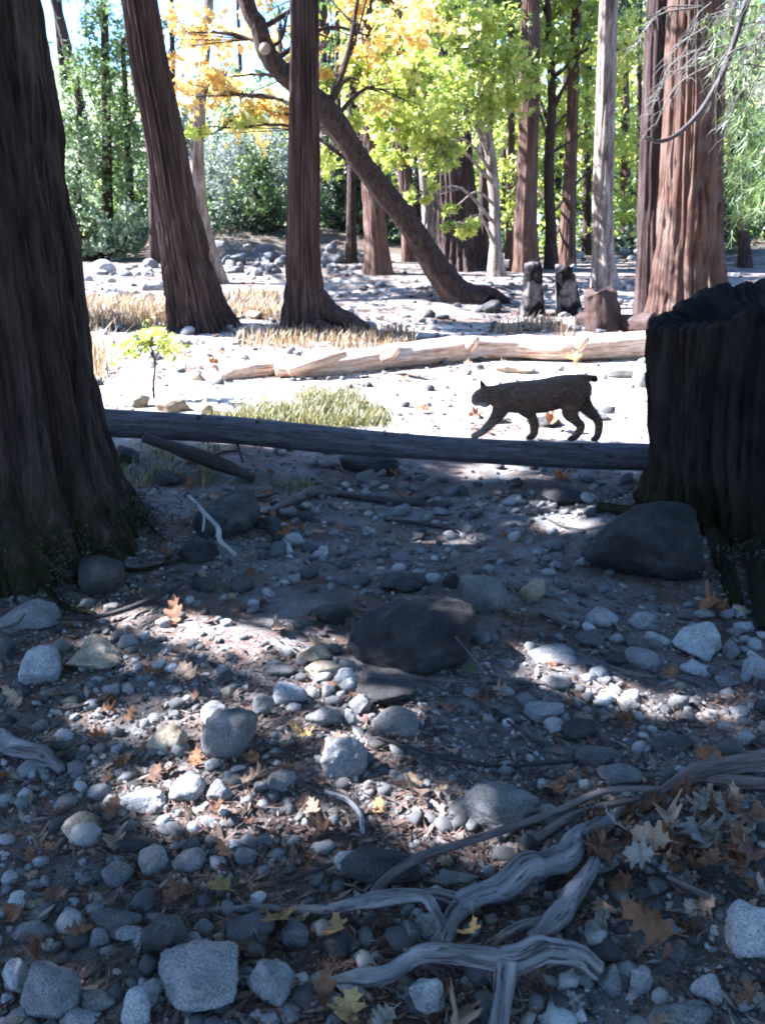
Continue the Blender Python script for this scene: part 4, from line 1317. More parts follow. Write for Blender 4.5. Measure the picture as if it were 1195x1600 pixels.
ROCKS = [
 (165, 905, 88, 78, 'd', 'round greenish dark boulder against the mossy foot of the left cedar'),
 (50, 962, 104, 58, 'l', 'low pale boulder at the left edge below the mossy cedar foot'),
 (8, 1014, 50, 56, 'm', 'grey stone cut by the left edge below the pale boulder'),
 (68, 1044, 82, 58, 'l', 'bluish wedge-shaped stone at the left beside the tan stone'),
 (152, 1022, 92, 58, 't', 'smooth tan boulder right of the bluish wedge-shaped stone'),
 (352, 812, 108, 82, 'd', 'dark boulder under the white forked stick'),
 (310, 862, 66, 50, 'd', 'dark stone just below the boulder with the white stick'),
 (316, 912, 50, 32, 'd', 'flat dark stone in front of the white stick, left of its neighbour'),
 (380, 912, 42, 36, 'd', 'small dark rounded stone on the grit below the white stick tip'),
 (422, 822, 50, 40, 'd', 'dark stone touching the right side of the boulder under the white stick'),
 (447, 802, 34, 24, 'm', 'pale bluish stone right of the boulder under the white stick'),
 (478, 808, 30, 22, 'd', 'small dark stone at the end of the curved stick'),
 (515, 963, 76, 38, 'd', 'flat dark blue stone left of the biggest dark boulder'),
 (630, 910, 76, 42, 'd', 'dark pointed stone with sunlit left end above the biggest boulder'),
 (652, 992, 222, 130, 'k', 'biggest dark rough boulder in the middle of the stream bed'),
 (757, 932, 82, 88, 'm', 'blue-grey boulder behind the right shoulder of the biggest dark boulder'),
 (703, 910, 26, 34, 'd', 'small dark stone squeezed between pointed stone and blue-grey boulder'),
 (830, 928, 44, 48, 't', 'brownish stone right of the blue-grey boulder'),
 (556, 985, 40, 40, 'd', 'dark stone leaning on the left flank of the biggest boulder'),
 (488, 1024, 62, 36, 't', 'brownish stone upper left of the sunlit stone heap'),
 (432, 1046, 62, 30, 'm', 'flat grey stone at the upper left end of the stone heap'),
 (506, 1047, 62, 34, 't', 'rusty yellow-brown stone on top of the heap'),
 (450, 1084, 56, 46, 'l', 'white sunlit stone at the left of the heap below the rusty stone'),
 (410, 1104, 42, 40, 'm', 'grey stone between the egg-shaped boulder and the white sunlit stone'),
 (358, 1152, 92, 96, 'm', 'large egg-shaped boulder with bright top and shaded front'),
 (335, 1118, 46, 44, 'l', 'bright stone top peeking behind the egg-shaped boulder'),
 (262, 1156, 66, 50, 't', 'brown-grey stone left of the egg-shaped boulder'),
 (512, 1080, 24, 30, 'l', 'small pale stone standing in the middle of the heap'),
 (540, 1066, 40, 44, 'l', 'pale stone in the heap touching the mottled dark stone'),
 (600, 1080, 104, 50, 'd', 'mottled dark angular stone at the right of the heap'),
 (508, 1118, 62, 44, 'm', 'mid grey stone in the heap below the small pale stone'),
 (566, 1104, 44, 38, 'm', 'grey block wedged under the mottled dark stone'),
 (548, 1122, 22, 30, 'l', 'tiny upright stone in the heap beside the oak leaf'),
 (622, 1130, 84, 58, 'm', 'smooth domed grey stone right of the upright wedge boulder'),
 (545, 1187, 92, 88, 'l', 'upright wedge boulder with a white sunlit stripe on its face'),
 (592, 1160, 40, 26, 'd', 'low dark stone between the wedge boulder and the thin black twig'),
 (286, 1234, 72, 50, 'l', 'brilliant white sunlit stone standing on the flat slab'),
 (222, 1252, 92, 46, 'l', 'flat slab bleached by sun in the lower left'),
 (343, 1238, 42, 42, 'l', 'small sunlit stone with shaded right side next to the brilliant white one'),
 (438, 1224, 58, 38, 'm', 'bluish stone below the oak leaf on the heap'),
 (325, 1283, 60, 18, 'l', 'thin sunlit stone sliver below the white stone'),
 (125, 1290, 80, 56, 't', 'brownish boulder left of the sunlit slab'),
 (240, 1347, 58, 50, 'l', 'speckled round stone, left of the pair above the golden leaf'),
 (302, 1342, 68, 44, 'm', 'grey round stone, right of the pair above the golden leaf'),
 (383, 1340, 38, 36, 'm', 'round grey stone right of the curled brown leaf'),
 (180, 1368, 58, 44, 'm', 'grey block lower left of the speckled round stone'),
 (275, 1300, 36, 26, 'm', 'small grey stone in the shade under the sunlit slab'),
 (215, 1318, 70, 26, 'd', 'long dark stone above the speckled round pair'),
 (412, 1360, 34, 28, 'm', 'small grey stone beside the golden lobed leaf'),
 (352, 1368, 30, 22, 'l', 'small pale stone touching the golden lobed leaf'),
 (598, 1350, 130, 76, 'd', 'dark mossy boulder behind the long curved stick'),
 (705, 1375, 92, 40, 'm', 'low blue-grey stone right of the dark mossy boulder'),
 (785, 1266, 172, 78, 'm', 'broad half-buried boulder below the lower sunlit patch'),
 (50, 1456, 92, 42, 'm', 'long grey stone at the left edge above the two big bottom boulders'),
 (180, 1440, 86, 50, 'm', 'flat bluish stone in the lower left above the angular block'),
 (200, 1458, 44, 34, 'l', 'pale little stone lying against the flat bluish stone'),
 (262, 1465, 78, 72, 'd', 'dark hollow-looking stone behind the large speckled block'),
 (312, 1535, 164, 112, 'l', 'large speckled blue-white granite block at the bottom'),
 (83, 1552, 88, 102, 'l', 'upright speckled boulder in the bottom left, right one of the touching two'),
 (30, 1528, 62, 66, 'l', 'pale boulder cut by the left edge at the bottom'),
 (155, 1562, 58, 40, 'm', 'grey stone wedged between the upright boulder and the egg stone'),
 (213, 1580, 54, 62, 'l', 'egg-shaped pale stone at the bottom beside the speckled block'),
 (126, 1592, 70, 36, 'l', 'pale stone cut by the bottom edge under the upright boulder'),
 (425, 1535, 78, 80, 'l', 'angular white-flecked stone right of the large speckled block'),
 (458, 1462, 56, 56, 'm', 'square grey block below the folded yellow leaf'),
 (385, 1455, 90, 60, 'm', 'broad flat grey stone above the large speckled block'),
 (530, 1478, 60, 50, 'd', 'dark stone under the small yellow leaf left of the root'),
 (500, 1530, 44, 26, 't', 'small tan pebble-like stone beside the root tip'),
 (350, 1580, 60, 30, 'd', 'dark stone at the bottom edge under the speckled block'),
 (455, 1585, 50, 36, 'm', 'grey stone at the bottom edge below the angular white-flecked stone'),
 (640, 1460, 44, 44, 'm', 'tilted flat grey chip above the big forked root'),
 (668, 1448, 46, 36, 'l', 'pale chip lying against the tilted grey chip above the root'),
 (668, 1560, 60, 70, 'l', 'pale long stone under the big forked root'),
 (845, 1112, 70, 46, 'l', 'oval bluish stone right of the crossing twigs'),
 (870, 1065, 50, 30, 'm', 'grey stone just below the sunlit stone right of the big boulder'),
 (940, 965, 54, 38, 'l', 'light stone at the left end of the bluish cobbles below the stump'),
 (1005, 970, 50, 36, 'l', 'light stone second in the row below the charred stump'),
 (920, 998, 46, 36, 'm', 'grey stone under the left end of the row below the stump'),
 (1082, 1003, 92, 66, 'l', 'largest bluish boulder among the cobbles below the charred stump'),
 (1140, 1016, 40, 44, 'm', 'grey stone against the right side of the largest bluish boulder'),
 (1182, 1044, 52, 52, 'l', 'bluish stone cut by the right edge below the stump'),
 (1085, 1046, 62, 24, 'l', 'long low stone just under the largest bluish boulder'),
 (1132, 1064, 46, 24, 'm', 'flat stone right of the long low stone'),
 (936, 1052, 32, 26, 'l', 'small round pale stone amid dark cobbles'),
 (1000, 1028, 62, 42, 'm', 'rounded grey stone left below the largest bluish boulder'),
 (965, 1030, 36, 30, 'd', 'small dark stone beside the rounded grey stone'),
 (1156, 1112, 36, 24, 'l', 'small whitish stone right of the sunlit strip'),
 (1045, 1165, 84, 46, 'd', 'dark blue stone under the right end of the sunlit strip'),
 (935, 1186, 78, 40, 'm', 'blue stone above the sunlit needle patch on the right'),
 (905, 1144, 62, 40, 'd', 'dark stone right of the oval bluish stone'),
 (975, 1212, 84, 44, 'm', 'wide grey stone beside the weathered wood on the right'),
 (985, 1105, 36, 28, 'm', 'small stone at the left tip of the sunlit strip'),
 (860, 1022, 84, 34, 'l', 'sunlit white stone to the right of the biggest dark boulder'),
 (1168, 1455, 116, 104, 'l', 'large blue-white granite boulder at the lower right edge'),
 (955, 1538, 40, 54, 'm', 'upright stone, left of the pair under the brown leaf'),
 (1000, 1538, 38, 62, 'l', 'upright stone, right of the pair under the brown leaf'),
 (1106, 1545, 56, 56, 'l', 'pale block below the large lower right granite boulder'),
 (1060, 1590, 110, 36, 'm', 'wide grey stone cut by the bottom edge at the right'),
 (875, 1562, 50, 30, 'm', 'small grey stone beneath the right arm of the forked root'),
 (860, 1370, 50, 44, 'd', 'round dark stone trapped between the roots'),
 (1015, 856, 205, 150, 'k', 'great dark boulder leaning against the foot of the charred stump'),
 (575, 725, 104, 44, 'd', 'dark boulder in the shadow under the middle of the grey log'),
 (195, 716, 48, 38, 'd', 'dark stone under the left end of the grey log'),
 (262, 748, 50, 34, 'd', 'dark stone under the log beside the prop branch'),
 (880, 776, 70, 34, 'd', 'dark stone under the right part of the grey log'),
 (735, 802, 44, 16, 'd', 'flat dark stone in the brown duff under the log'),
 (690, 800, 40, 16, 'm', 'flat grey stone left of the dark one in the brown duff'),
 (215, 628, 46, 32, 't', 'brown stone beside the sapling, left of it behind the log'),
 (268, 632, 64, 44, 't', 'rusty brown stone right of the sapling behind the log'),
 (322, 642, 26, 22, 't', 'small rusty stone right behind the log, left of the grass'),
 (520, 612, 44, 28, 't', 'orange-brown stone above the green tuft behind the log'),
 (308, 590, 26, 20, 't', 'small orange stone alone in the white sunlit sand'),
 (520, 552, 52, 20, 'm', 'grey stone in the litter above the bleached log'),
 (800, 575, 70, 20, 't', 'brown flat stone between the cat and the bleached log'),
 (968, 580, 60, 36, 'l', 'bright boulder right behind the tail of the cat'),
 (1003, 595, 30, 40, 'l', 'bright stone tight against the left side of the charred stump'),
 (672, 492, 18, 18, 'd', 'small dark stone alone in the sunny ground before the oak foot'),
 (768, 482, 36, 26, 'd', 'dark rounded boulder at the foot of the leaning oak'),
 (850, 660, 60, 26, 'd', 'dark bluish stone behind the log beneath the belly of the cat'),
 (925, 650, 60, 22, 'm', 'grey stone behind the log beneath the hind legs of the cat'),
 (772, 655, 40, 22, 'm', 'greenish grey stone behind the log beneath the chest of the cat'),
 (163, 421, 46, 30, 'l', 'round white boulder in the sun at the left bank'),
 (236, 414, 30, 22, 'l', 'pointed white boulder beside the leaning cedar'),
 (195, 428, 26, 16, 'l', 'white stone between the round and the pointed boulder'),
 (140, 462, 50, 18, 'l', 'flat bright stone nearest the big left cedar'),
 (185, 462, 50, 20, 'l', 'flat bright stone below the round white boulder'),
 (232, 448, 46, 22, 'l', 'bright stone left of the leaning cedar'),
 (418, 398, 46, 34, 'm', 'biggest blue boulder on top of the shaded bank'),
 (370, 408, 30, 24, 'm', 'blue boulder at the left of the shaded bank'),
 (520, 405, 44, 30, 'm', 'grey boulder right of the straight brown cedar'),
 (365, 488, 30, 20, 'd', 'dark stone at the right foot of the leaning cedar'),
 (398, 494, 30, 18, 't', 'brown stone between the two brown cedars'),
 (1040, 768, 70, 40, 'd', 'dark stone wedged at the left root of the charred stump'),
]
FG = []
for t in ROCKS:
    cx, cy, w, h, tone, lab = t
    s_ = {'egg-shaped boulder': 0.05}.get('x')
    ang = 0.12 if ('great' in lab or 'egg' in lab or 'round' in lab or 'domed' in lab) else (0.85 if ('block' in lab or 'angular' in lab or 'wedge' in lab or 'chip' in lab) else None)
    o, info = rock(cx, cy, w, h, tone, lab, name='boulder' if w >= 60 else 'stone', angular=ang)
    FG.append((cx, cy, w, h))

def clear_of(x, y, m=0.42):
    return all(((x - a) / (w * m)) ** 2 + ((y - b) / (h * m)) ** 2 > 1 for a, b, w, h in FG)

# remaining cobbles that can be told apart, described by where they lie
ZONES = [
    ((0, 940, 420, 1150), 34, 'among the needles below the mossy left cedar', (14, 30)),
    ((0, 1160, 470, 1400), 36, 'scattered around the sunlit slab', (14, 34)),
    ((0, 1400, 520, 1600), 26, 'packed between the big bottom left boulders', (18, 40)),
    ((420, 760, 900, 930), 16, 'on the pale grit between log and biggest boulder', (12, 26)),
    ((560, 1060, 880, 1240), 18, 'in the gravel below the biggest boulder', (12, 28)),
    ((860, 940, 1195, 1230), 46, 'in the cobble bed below the charred stump', (16, 36)),
    ((520, 1320, 1195, 1600), 30, 'half hidden among the grey roots', (16, 36)),
    ((180, 690, 560, 800), 10, 'in the shade under the left half of the log', (12, 26)),
]
ADJ = {'l': 'pale grey', 'm': 'mid grey', 'd': 'dark', 't': 'brownish'}
rr = np.random.default_rng(17)
for (x0, y0, x1, y1), n, where, (s0, s1) in ZONES:
    k = 0
    tries = 0
    while k < n and tries < 3000:
        tries += 1
        x, y = rr.uniform(x0, x1), rr.uniform(y0, y1)
        w = rr.uniform(s0, s1)
        if not clear_of(x, y, 0.5) or (x < 230 and y < 900):
            continue
        tone = rr.choice(['l', 'm', 'd', 't'], p=[0.42, 0.36, 0.14, 0.08])
        rock(x, y, w, w * rr.uniform(0.6, 0.9), tone, f'{"tiny" if w < 20 else "small"} {ADJ[tone]} cobble', f'cobbles {where}', name='cobble', sub=2)
        FG.append((x, y, w, w * 0.7))
        k += 1
# far banks
for (x0, y0, x1, y1), n, tone, where, (s0, s1) in [((342, 385, 445, 428), 46, 'm', 'bluish boulder', (12, 30)), ((505, 385, 570, 420), 16, 'm', 'greyish boulder', (12, 28)),
                                     ((125, 415, 262, 468), 14, 'l', 'white sunlit stone', (10, 26)), ((870, 392, 1000, 412), 12, 'l', 'white far stone', (12, 24))]:
    for _ in range(n):
        x, y = rr.uniform(x0, x1), rr.uniform(y0, y1)
        w = rr.uniform(s0, s1)
        rock(x, y, w, w * rr.uniform(0.6, 0.85), tone, where, 'boulders of the far banks', name='boulder', sub=2)

# ------------------------------------------------------------------ gravel, grit and litter as uncountable ground cover
def scatter_px(n, x0, x1, y0, y1, rng, ypow=1.0):
    px = rng.uniform(x0, x1, n)
    py = y0 + (y1 - y0) * rng.random(n) ** ypow
    return G(px, py)

def pebble_mesh(P, size, rng, sub=0, flat=0.6, sinkf=0.25):
    v, f = ICO[sub]
    n, k = len(P), len(v)
    jit = 0.34 if sub == 0 else 0.2
    s = size[:, None] * rng.uniform(0.65, 1.25, (n, 3)) * np.array([1, 1, flat])
    a = rng.uniform(0, 2 * math.pi, n)
    j = 1 + rng.uniform(-jit, jit, (n, k, 1))
    W = v[None] * j * s[:, None, :]
    ca, sa = np.cos(a)[:, None], np.sin(a)[:, None]
    X = W[..., 0] * ca - W[..., 1] * sa
    Y = W[..., 0] * sa + W[..., 1] * ca
    tx = rng.uniform(-.4, .4, n)[:, None]
    Z = W[..., 2] + X * tx
    V = np.stack([X, Y, Z], -1) + P[:, None, :] + np.array([0, 0, 1]) * (size[:, None, None] * sinkf)
    F = (f[None] + (np.arange(n) * k)[:, None, None]).reshape(-1, 3)
    return V.reshape(-1, 3), F, k

def gravel():
    rng = np.random.default_rng(8)
    P = np.vstack([scatter_px(22000, -380, 1620, 760, 1250, rng), scatter_px(12000, -380, 1620, 1200, 1900, rng), scatter_px(3800, 60, 1320, 440, 760, rng)])
    dens = fbm(P * np.array([1.3, 1.3, 0]), 3, 71)
    gpx, gpy, _ = proj(P)
    bare = np.exp(-(((gpx - 430) / 170) ** 2 + ((gpy - 950) / 70) ** 2)) + np.exp(-(((gpx - 850) / 120) ** 2 + ((gpy - 880) / 45) ** 2)) + np.exp(-(((gpx - 640) / 230) ** 2 + ((gpy - 780) / 40) ** 2))
    keep = dens + 0.25 * rng.random(len(P)) - 0.22 * bare > 0.52
    P = P[keep]
    d = P[:, 1]
    size = np.exp(rng.normal(math.log(0.0062), 0.45, len(P))) * np.interp(d, [1, 3, 6, 15], [0.9, 1.0, 1.5, 3.5])
    size = np.clip(size, 0.003, 0.09)
    V, F, k = pebble_mesh(P, size, rng)
    o = link('gravel', mesh_np('gravel', V, F, False, np.repeat(rng.random(len(P)) ** 0.85, k)), M['pebbles'])
    tag(o, 'loose grey and white gravel covering the stream bed', 'gravel', kind='stuff')
    P = np.vstack([scatter_px(600, -380, 1620, 930, 1300, rng), scatter_px(1000, -380, 1620, 1250, 1900, rng), scatter_px(300, 400, 1000, 720, 930, rng), scatter_px(420, 60, 1320, 400, 540, rng), scatter_px(120, 60, 1320, 540, 650, rng)])
    size = np.exp(rng.normal(math.log(0.020), 0.3, len(P))) * np.interp(P[:, 1], [1, 3, 6, 15], [0.85, 1.0, 1.6, 3.2])
    v, f = ICO[2]
    V, F, k = pebble_mesh(P, size, rng, 1, 0.7, 0.3)
    o = link('small_cobbles', mesh_np('small_cobbles', V, F, True, np.repeat(0.15 + 0.75 * rng.random(len(P)), k)), M['pebbles'])
    tag(o, 'countless small rounded cobbles between the larger stones', 'cobbles', kind='stuff')
gravel()

def litter():
    rng = np.random.default_rng(18)
    P = np.vstack([scatter_px(34000, -380, 1620, 700, 1700, rng, 0.8), scatter_px(13000, 60, 1320, 400, 560, rng), scatter_px(3000, 60, 1320, 540, 690, rng)])
    dens = fbm(P * np.array([1.1, 1.1, 0]) + 40, 3, 77)
    P = P[dens + 0.3 * rng.random(len(P)) > 0.55]
    n = len(P)
    a = rng.uniform(0, 2 * math.pi, n)
    L = rng.uniform(0.008, 0.04, n) * np.interp(P[:, 1], [1, 5, 14], [0.9, 1.2, 3])
    W = np.where(rng.random(n) < 0.22, L * 0.22, 0.0013) * np.interp(P[:, 1], [1, 5, 14], [1, 1.2, 2])
    dx = np.stack([np.cos(a), np.sin(a), rng.uniform(-.15, .3, n)], -1) * L[:, None]
    dy = np.stack([-np.sin(a), np.cos(a), rng.uniform(-.5, .5, n)], -1) * W[:, None]
    B = P + np.array([0, 0, 1]) * rng.uniform(0.004, 0.02, n)[:, None]
    V = np.stack([B - dx, B + dy, B + dx, B - dy], 1).reshape(-1, 3)
    F = np.arange(n * 4).reshape(n, 4)
    o = link('needle_litter', mesh_np('needle_litter', V, F, False, np.repeat(rng.random(n), 4)), M['litter'])
    tag(o, 'reddish brown needles and bark crumbs strewn over the bed', 'litter', kind='stuff')
litter()

# ------------------------------------------------------------------ grass
def grass(name, label, areas, colr, seed, h=(0.1, 0.25)):
    rng = np.random.default_rng(seed)
    Vs, n_all = [], 0
    for (x0, y0, x1, y1, n, hs) in areas:
        m = max(3, n // 14)
        C = G(rng.uniform(x0, x1, m), rng.uniform(y0, y1, m))
        k = rng.integers(0, m, n)
        P = C[k] + rng.normal(size=(n, 3)) * np.array([0.06, 0.06, 0]) * (C[k, 1:2] / 7)
        P[:, 2] = ground(P[:, 0], P[:, 1])
        L = rng.uniform(*h, n) * hs
        a = rng.uniform(0, 2 * math.pi, n)
        out = rng.uniform(0.1, 0.75, n)[:, None] * np.stack([np.cos(a), np.sin(a), 0 * a], -1)
        w = np.stack([-np.sin(a), np.cos(a), 0 * a], -1) * (0.0035 * (0.5 + C[k, 1:2] / 9))
        up = np.array([0, 0, 1.0])
        p1 = P + L[:, None] * (0.55 * up + 0.3 * out)
        p2 = P + L[:, None] * (0.85 * up + 0.95 * out)
        Vs.append(np.stack([P - w, P + w, p1 + w * .8, p1 - w * .8, p2], 1))
        n_all += n
    V = np.concatenate(Vs).reshape(-1, 3)
    b = np.arange(n_all)[:, None] * 5
    F4 = b + np.array([[0, 1, 2, 3]]); F3 = b + np.array([[3, 2, 4]])
    o = link(name, mesh_np(name, V, [F4, F3], False, np.repeat(rng.random(n_all), 5)), M['leaf_' + colr])
    tag(o, label, 'grass', kind='stuff')
grass('dry_grass', 'golden dry grass around the feet of the brown cedars', [(125, 472, 290, 515, 1800, 1.3), (360, 462, 445, 500, 900, 1.2), (500, 520, 640, 545, 700, .9), (380, 515, 520, 545, 600, .9), (780, 505, 900, 520, 300, 1)], 'gold', 1)
grass('green_grass', 'olive green grass tuft behind the middle of the grey log', [(380, 640, 600, 668, 3000, .62), (480, 625, 550, 650, 900, .8), (330, 650, 400, 662, 250, .5)], 'olive', 2)
grass('tall_grass', 'tall pale seeding grass beside the big left cedar', [(140, 560, 165, 600, 120, 2.1), (132, 540, 160, 590, 90, 2.3), (285, 575, 296, 582, 12, 2.4), (870, 545, 885, 560, 20, 2.4)], 'gold', 3)
grass('shade_grass', 'thin dull grass in the shade under the left of the log', [(170, 690, 330, 760, 420, .5), (380, 760, 480, 800, 60, .5)], 'olive', 4)

# sapling behind the log
def sapling():
    rng = np.random.default_rng(31)
    b = G(241, 627)
    Y = b[1]
    root = empty('sapling', b)
    tag(root, 'small green-leaved sapling with thin bare stem behind the grey log', 'sapling')
    C = catmull([b - [0, 0, .05], U(240, 600, Y), U(243, 570, Y), U(236, 540, Y), U(240, 522, Y)], 24)
    V, F = tube(local(root, C), np.linspace(0.013, 0.005, 24), 8)
    link('stem', mesh_np('stem', V, F), M['bark_oak'], root)
    tips, br = [], []
    for (x, y) in [(190, 548), (205, 535), (222, 522), (250, 520), (268, 530), (284, 545), (215, 552), (262, 550), (238, 515), (200, 556), (275, 558)]:
        yy = Y + rng.uniform(-0.25, 0.25)
        t = U(x, y, yy)
        cc = catmull([C[int(rng.integers(13, 22))], (C[18] + t) / 2 + [0, 0, .03], t], 8)
        br.append(tube(local(root, cc), np.linspace(0.005, 0.002, 8), 5, cap=False))
        for j in range(3, 8):
            for _ in range(5):
                tips.append(cc[j] + rng.normal(size=3) * 0.035)
    V, F = join(br)
    link('twigs', mesh_np('twigs', V, F), M['bark_oak'], root)
    foliage_part('foliage', local(root, np.array(tips)), M['leaf_lime'], 0.065, 'leaf', root, rng)
sapling()

# ------------------------------------------------------------------ roots and sticks
px_tube('driftwood_root', 'big grey forked root at the bottom, its right arm ending bluntly', 'root',
        [(510, 1530, 14, .03), (560, 1528, 26, .035), (610, 1518, 34, .05), (650, 1496, 38, .07), (700, 1488, 36, .09), (760, 1496, 40, .09), (800, 1498, 48, .09), (845, 1482, 42, .10), (890, 1486, 44, .08), (932, 1512, 40, .05)],
        'root_grey', amp=0.17, seed=3, seg=28, n=100, subs=[[(790, 1500, 44, .09), (786, 1540, 38, .06), (778, 1600, 36, .04), (772, 1660, 30, .02)]])
px_tube('driftwood_root', 'thick pale root slanting up to the leaf pile on the right', 'root',
        [(690, 1470, 30, .03), (708, 1425, 38, .05), (740, 1398, 44, .06), (800, 1372, 52, .08), (850, 1345, 46, .09), (900, 1312, 42, .09), (950, 1272, 30, .08), (990, 1255, 16, .06)],
        'root_grey', amp=0.17, seed=5, seg=28, n=100, subs=[[(720, 1410, 30, .05), (690, 1398, 22, .06), (650, 1396, 18, .05)]])
px_tube('driftwood_root', 'thin arched grey root left of the thick pale root', 'root',
        [(300, 1426, 10, .01), (380, 1420, 14, .015), (440, 1424, 14, .02), (505, 1422, 16, .03), (560, 1410, 24, .06), (620, 1400, 26, .09), (668, 1402, 22, .10), (688, 1432, 20, .06), (690, 1470, 16, .02)],
        'root_grey', amp=0.17, seed=6, seg=18, n=80)
px_tube('driftwood_root', 'pale root piece above the right arm of the forked root', 'root',
        [(826, 1482, 26, .04), (848, 1450, 34, .05), (880, 1420, 38, .06), (905, 1385, 36, .07), (930, 1345, 24, .07)],
        'root_grey', amp=0.17, seed=7, seg=20, subs=[[(845, 1440, 18, .05), (810, 1448, 18, .05), (760, 1478, 14, .03)]])
px_tube('driftwood_root', 'weathered plank-like wood at the right edge above the leaf pile', 'wood',
        [(1030, 1238, 12, .02), (1080, 1212, 28, .03), (1120, 1200, 34, .04), (1160, 1192, 32, .05), (1200, 1190, 34, .05), (1260, 1186, 30, .05)], 'stick', amp=0.3, k=3, zf=9, seed=8, seg=32,
        subs=[[(1090, 1215, 16, .02), (1150, 1222, 20, .03), (1230, 1224, 16, .03)]])
px_tube('driftwood_root', 'splintered grey wood at the left edge below the tan boulder', 'wood',
        [(-30, 1150, 40, .02), (30, 1168, 34, .03), (70, 1182, 26, .04), (98, 1204, 14, .02)], 'root_grey', amp=0.25, k=3, seed=9, seg=20,
        subs=[[(30, 1168, 18, .03), (60, 1188, 16, .03), (92, 1196, 8, .03)]])
def root_stubs():
    r_ = np.random.default_rng(12)
    spots = [(640, 1497, -.5, -1), (742, 1486, .3, -1), (830, 1478, .5, -.8), (770, 1380, -.4, -1), (852, 1338, .2, -1), (905, 1306, -.6, -.8), (886, 1412, .8, -.4), (612, 1398, .3, -1), (560, 1408, -.3, -1), (1110, 1190, .2, -1)]
    for i, (x, y, dx, dy) in enumerate(spots):
        L = r_.uniform(14, 30)
        w = r_.uniform(7, 12)
        px_tube('root_stub', 'short broken stub ' + ['at the left bend of the forked root', 'on top of the forked root left of its fork', 'on the right arm of the forked root', 'low on the thick pale root', 'midway up the thick pale root',
                'high on the thick pale root near the leaf pile', 'on the pale root piece', 'on top of the arch of the thin root', 'left on the arched thin root', 'on the weathered wood at the right edge'][i], 'root',
                [(x, y + 6, w * 1.4, .05), (x + dx * L * .5, y + dy * L * .4, w, .075), (x + dx * L, y + dy * L * .7, w * .55, .085)], 'root_grey', amp=.25, zf=12, seed=70 + i, seg=10, n=14)
root_stubs()
STICKS = [
 ('long curved dark stick crossing above the grey roots', [(568, 1422, 14, .04), (596, 1380, 15, .06), (650, 1342, 15, .09), (720, 1318, 14, .09), (800, 1292, 13, .09), (870, 1268, 12, .10), (945, 1236, 11, .12), (1030, 1232, 9, .12)], 'stick'),
 ('grey stick lying against the thick pale root', [(838, 1312, 16, .06), (880, 1284, 16, .09), (925, 1264, 12, .10), (1000, 1246, 10, .10)], 'stick'),
 ('dark stick low beneath the long curved stick', [(380, 1392, 5, .01), (450, 1376, 6, .015), (520, 1350, 7, .03)], 'stick_dark'),
 ('broken stick sloping down to the lower right granite boulder', [(1042, 1368, 10, .06), (1080, 1388, 12, .05), (1128, 1410, 10, .04)], 'stick'),
 ('bleached white forked stick on the dark boulder', [(295, 775, 6, .20), (318, 800, 7, .19), (340, 824, 8, .16), (344, 845, 8, .12), (368, 868, 7, .04)], 'stick_white'),
 ('dark branch propping the left part of the grey log', [(225, 684, 16, .24), (290, 706, 22, .17), (350, 728, 22, .08), (395, 748, 14, .03)], 'stick_dark'),
 ('curved grey stick in the shade left of the brown duff', [(420, 800, 10, .02), (455, 782, 14, .03), (490, 768, 18, .04), (530, 770, 12, .02)], 'stick'),
 ('long dark stick lying in the brown duff under the log', [(520, 772, 8, .01), (600, 782, 12, .02), (700, 792, 10, .015)], 'stick_dark'),
 ('thin twig crossing in front of the biggest dark boulder', [(640, 1058, 4, .02), (720, 1066, 5, .03), (790, 1062, 5, .03), (850, 1070, 3, .02)], 'stick'),
 ('twig leaning up on the right flank of the biggest dark boulder', [(712, 995, 3, .16), (740, 1030, 4, .07), (762, 1062, 5, .01)], 'stick'),
 ('thin black twig running right from the wedge boulder', [(588, 1152, 5, .03), (640, 1168, 6, .03), (700, 1184, 7, .03), (780, 1196, 7, .02), (880, 1190, 6, .02), (940, 1180, 4, .02)], 'stick_dark'),
 ('short pale stick lying left of the bluish cobbles', [(845, 955, 12, .02), (868, 966, 12, .02), (892, 978, 10, .02)], 'stick'),
 ('curved pale rootlet below the wedge boulder', [(508, 1236, 5, .02), (540, 1248, 8, .03), (562, 1272, 9, .03), (567, 1304, 6, .015)], 'stick_white'),
 ('thin diagonal stick in the gravel below the crossing twigs', [(770, 1108, 4, .01), (810, 1140, 6, .02), (850, 1166, 5, .01)], 'stick_dark'),
 ('thin dark stick between the left stones and the egg-shaped boulder', [(48, 1102, 3, .01), (110, 1106, 5, .02), (160, 1095, 4, .01)], 'stick_dark'),
 ('small stick below the mossy cedar foot', [(90, 968, 6, .03), (160, 962, 9, .03), (230, 940, 10, .03), (290, 910, 5, .02)], 'stick_dark'),
 ('grey twig across the pale boulder at the left edge', [(-10, 985, 5, .03), (25, 975, 5, .06), (40, 958, 4, .10)], 'stick'),
 ('slanting stick in the cobble bed below the stump', [(950, 1040, 5, .02), (985, 1052, 7, .03), (1015, 1058, 4, .02)], 'stick'),
 ('blackened stick under the right part of the log', [(600, 812, 5, .01), (660, 818, 7, .02), (720, 830, 5, .01)], 'stick_dark'),
 ('small twig beside the golden lobed leaf', [(318, 1420, 3, .01), (322, 1392, 4, .02), (326, 1362, 3, .02)], 'stick'),
]
for i, (lb, pts, mt) in enumerate(STICKS):
    subs = ()
    if 'forked' in lb:
        subs = [[(318, 800, 4, .19), (319, 815, 4, .17), (317, 830, 3, .14)]]
    px_tube('dead_stick', lb, 'stick', pts, mt, amp=0.16, k=1.5, zf=8, seed=20 + i, seg=9, n=40, subs=subs, group='dead sticks')
rs = np.random.default_rng(55)
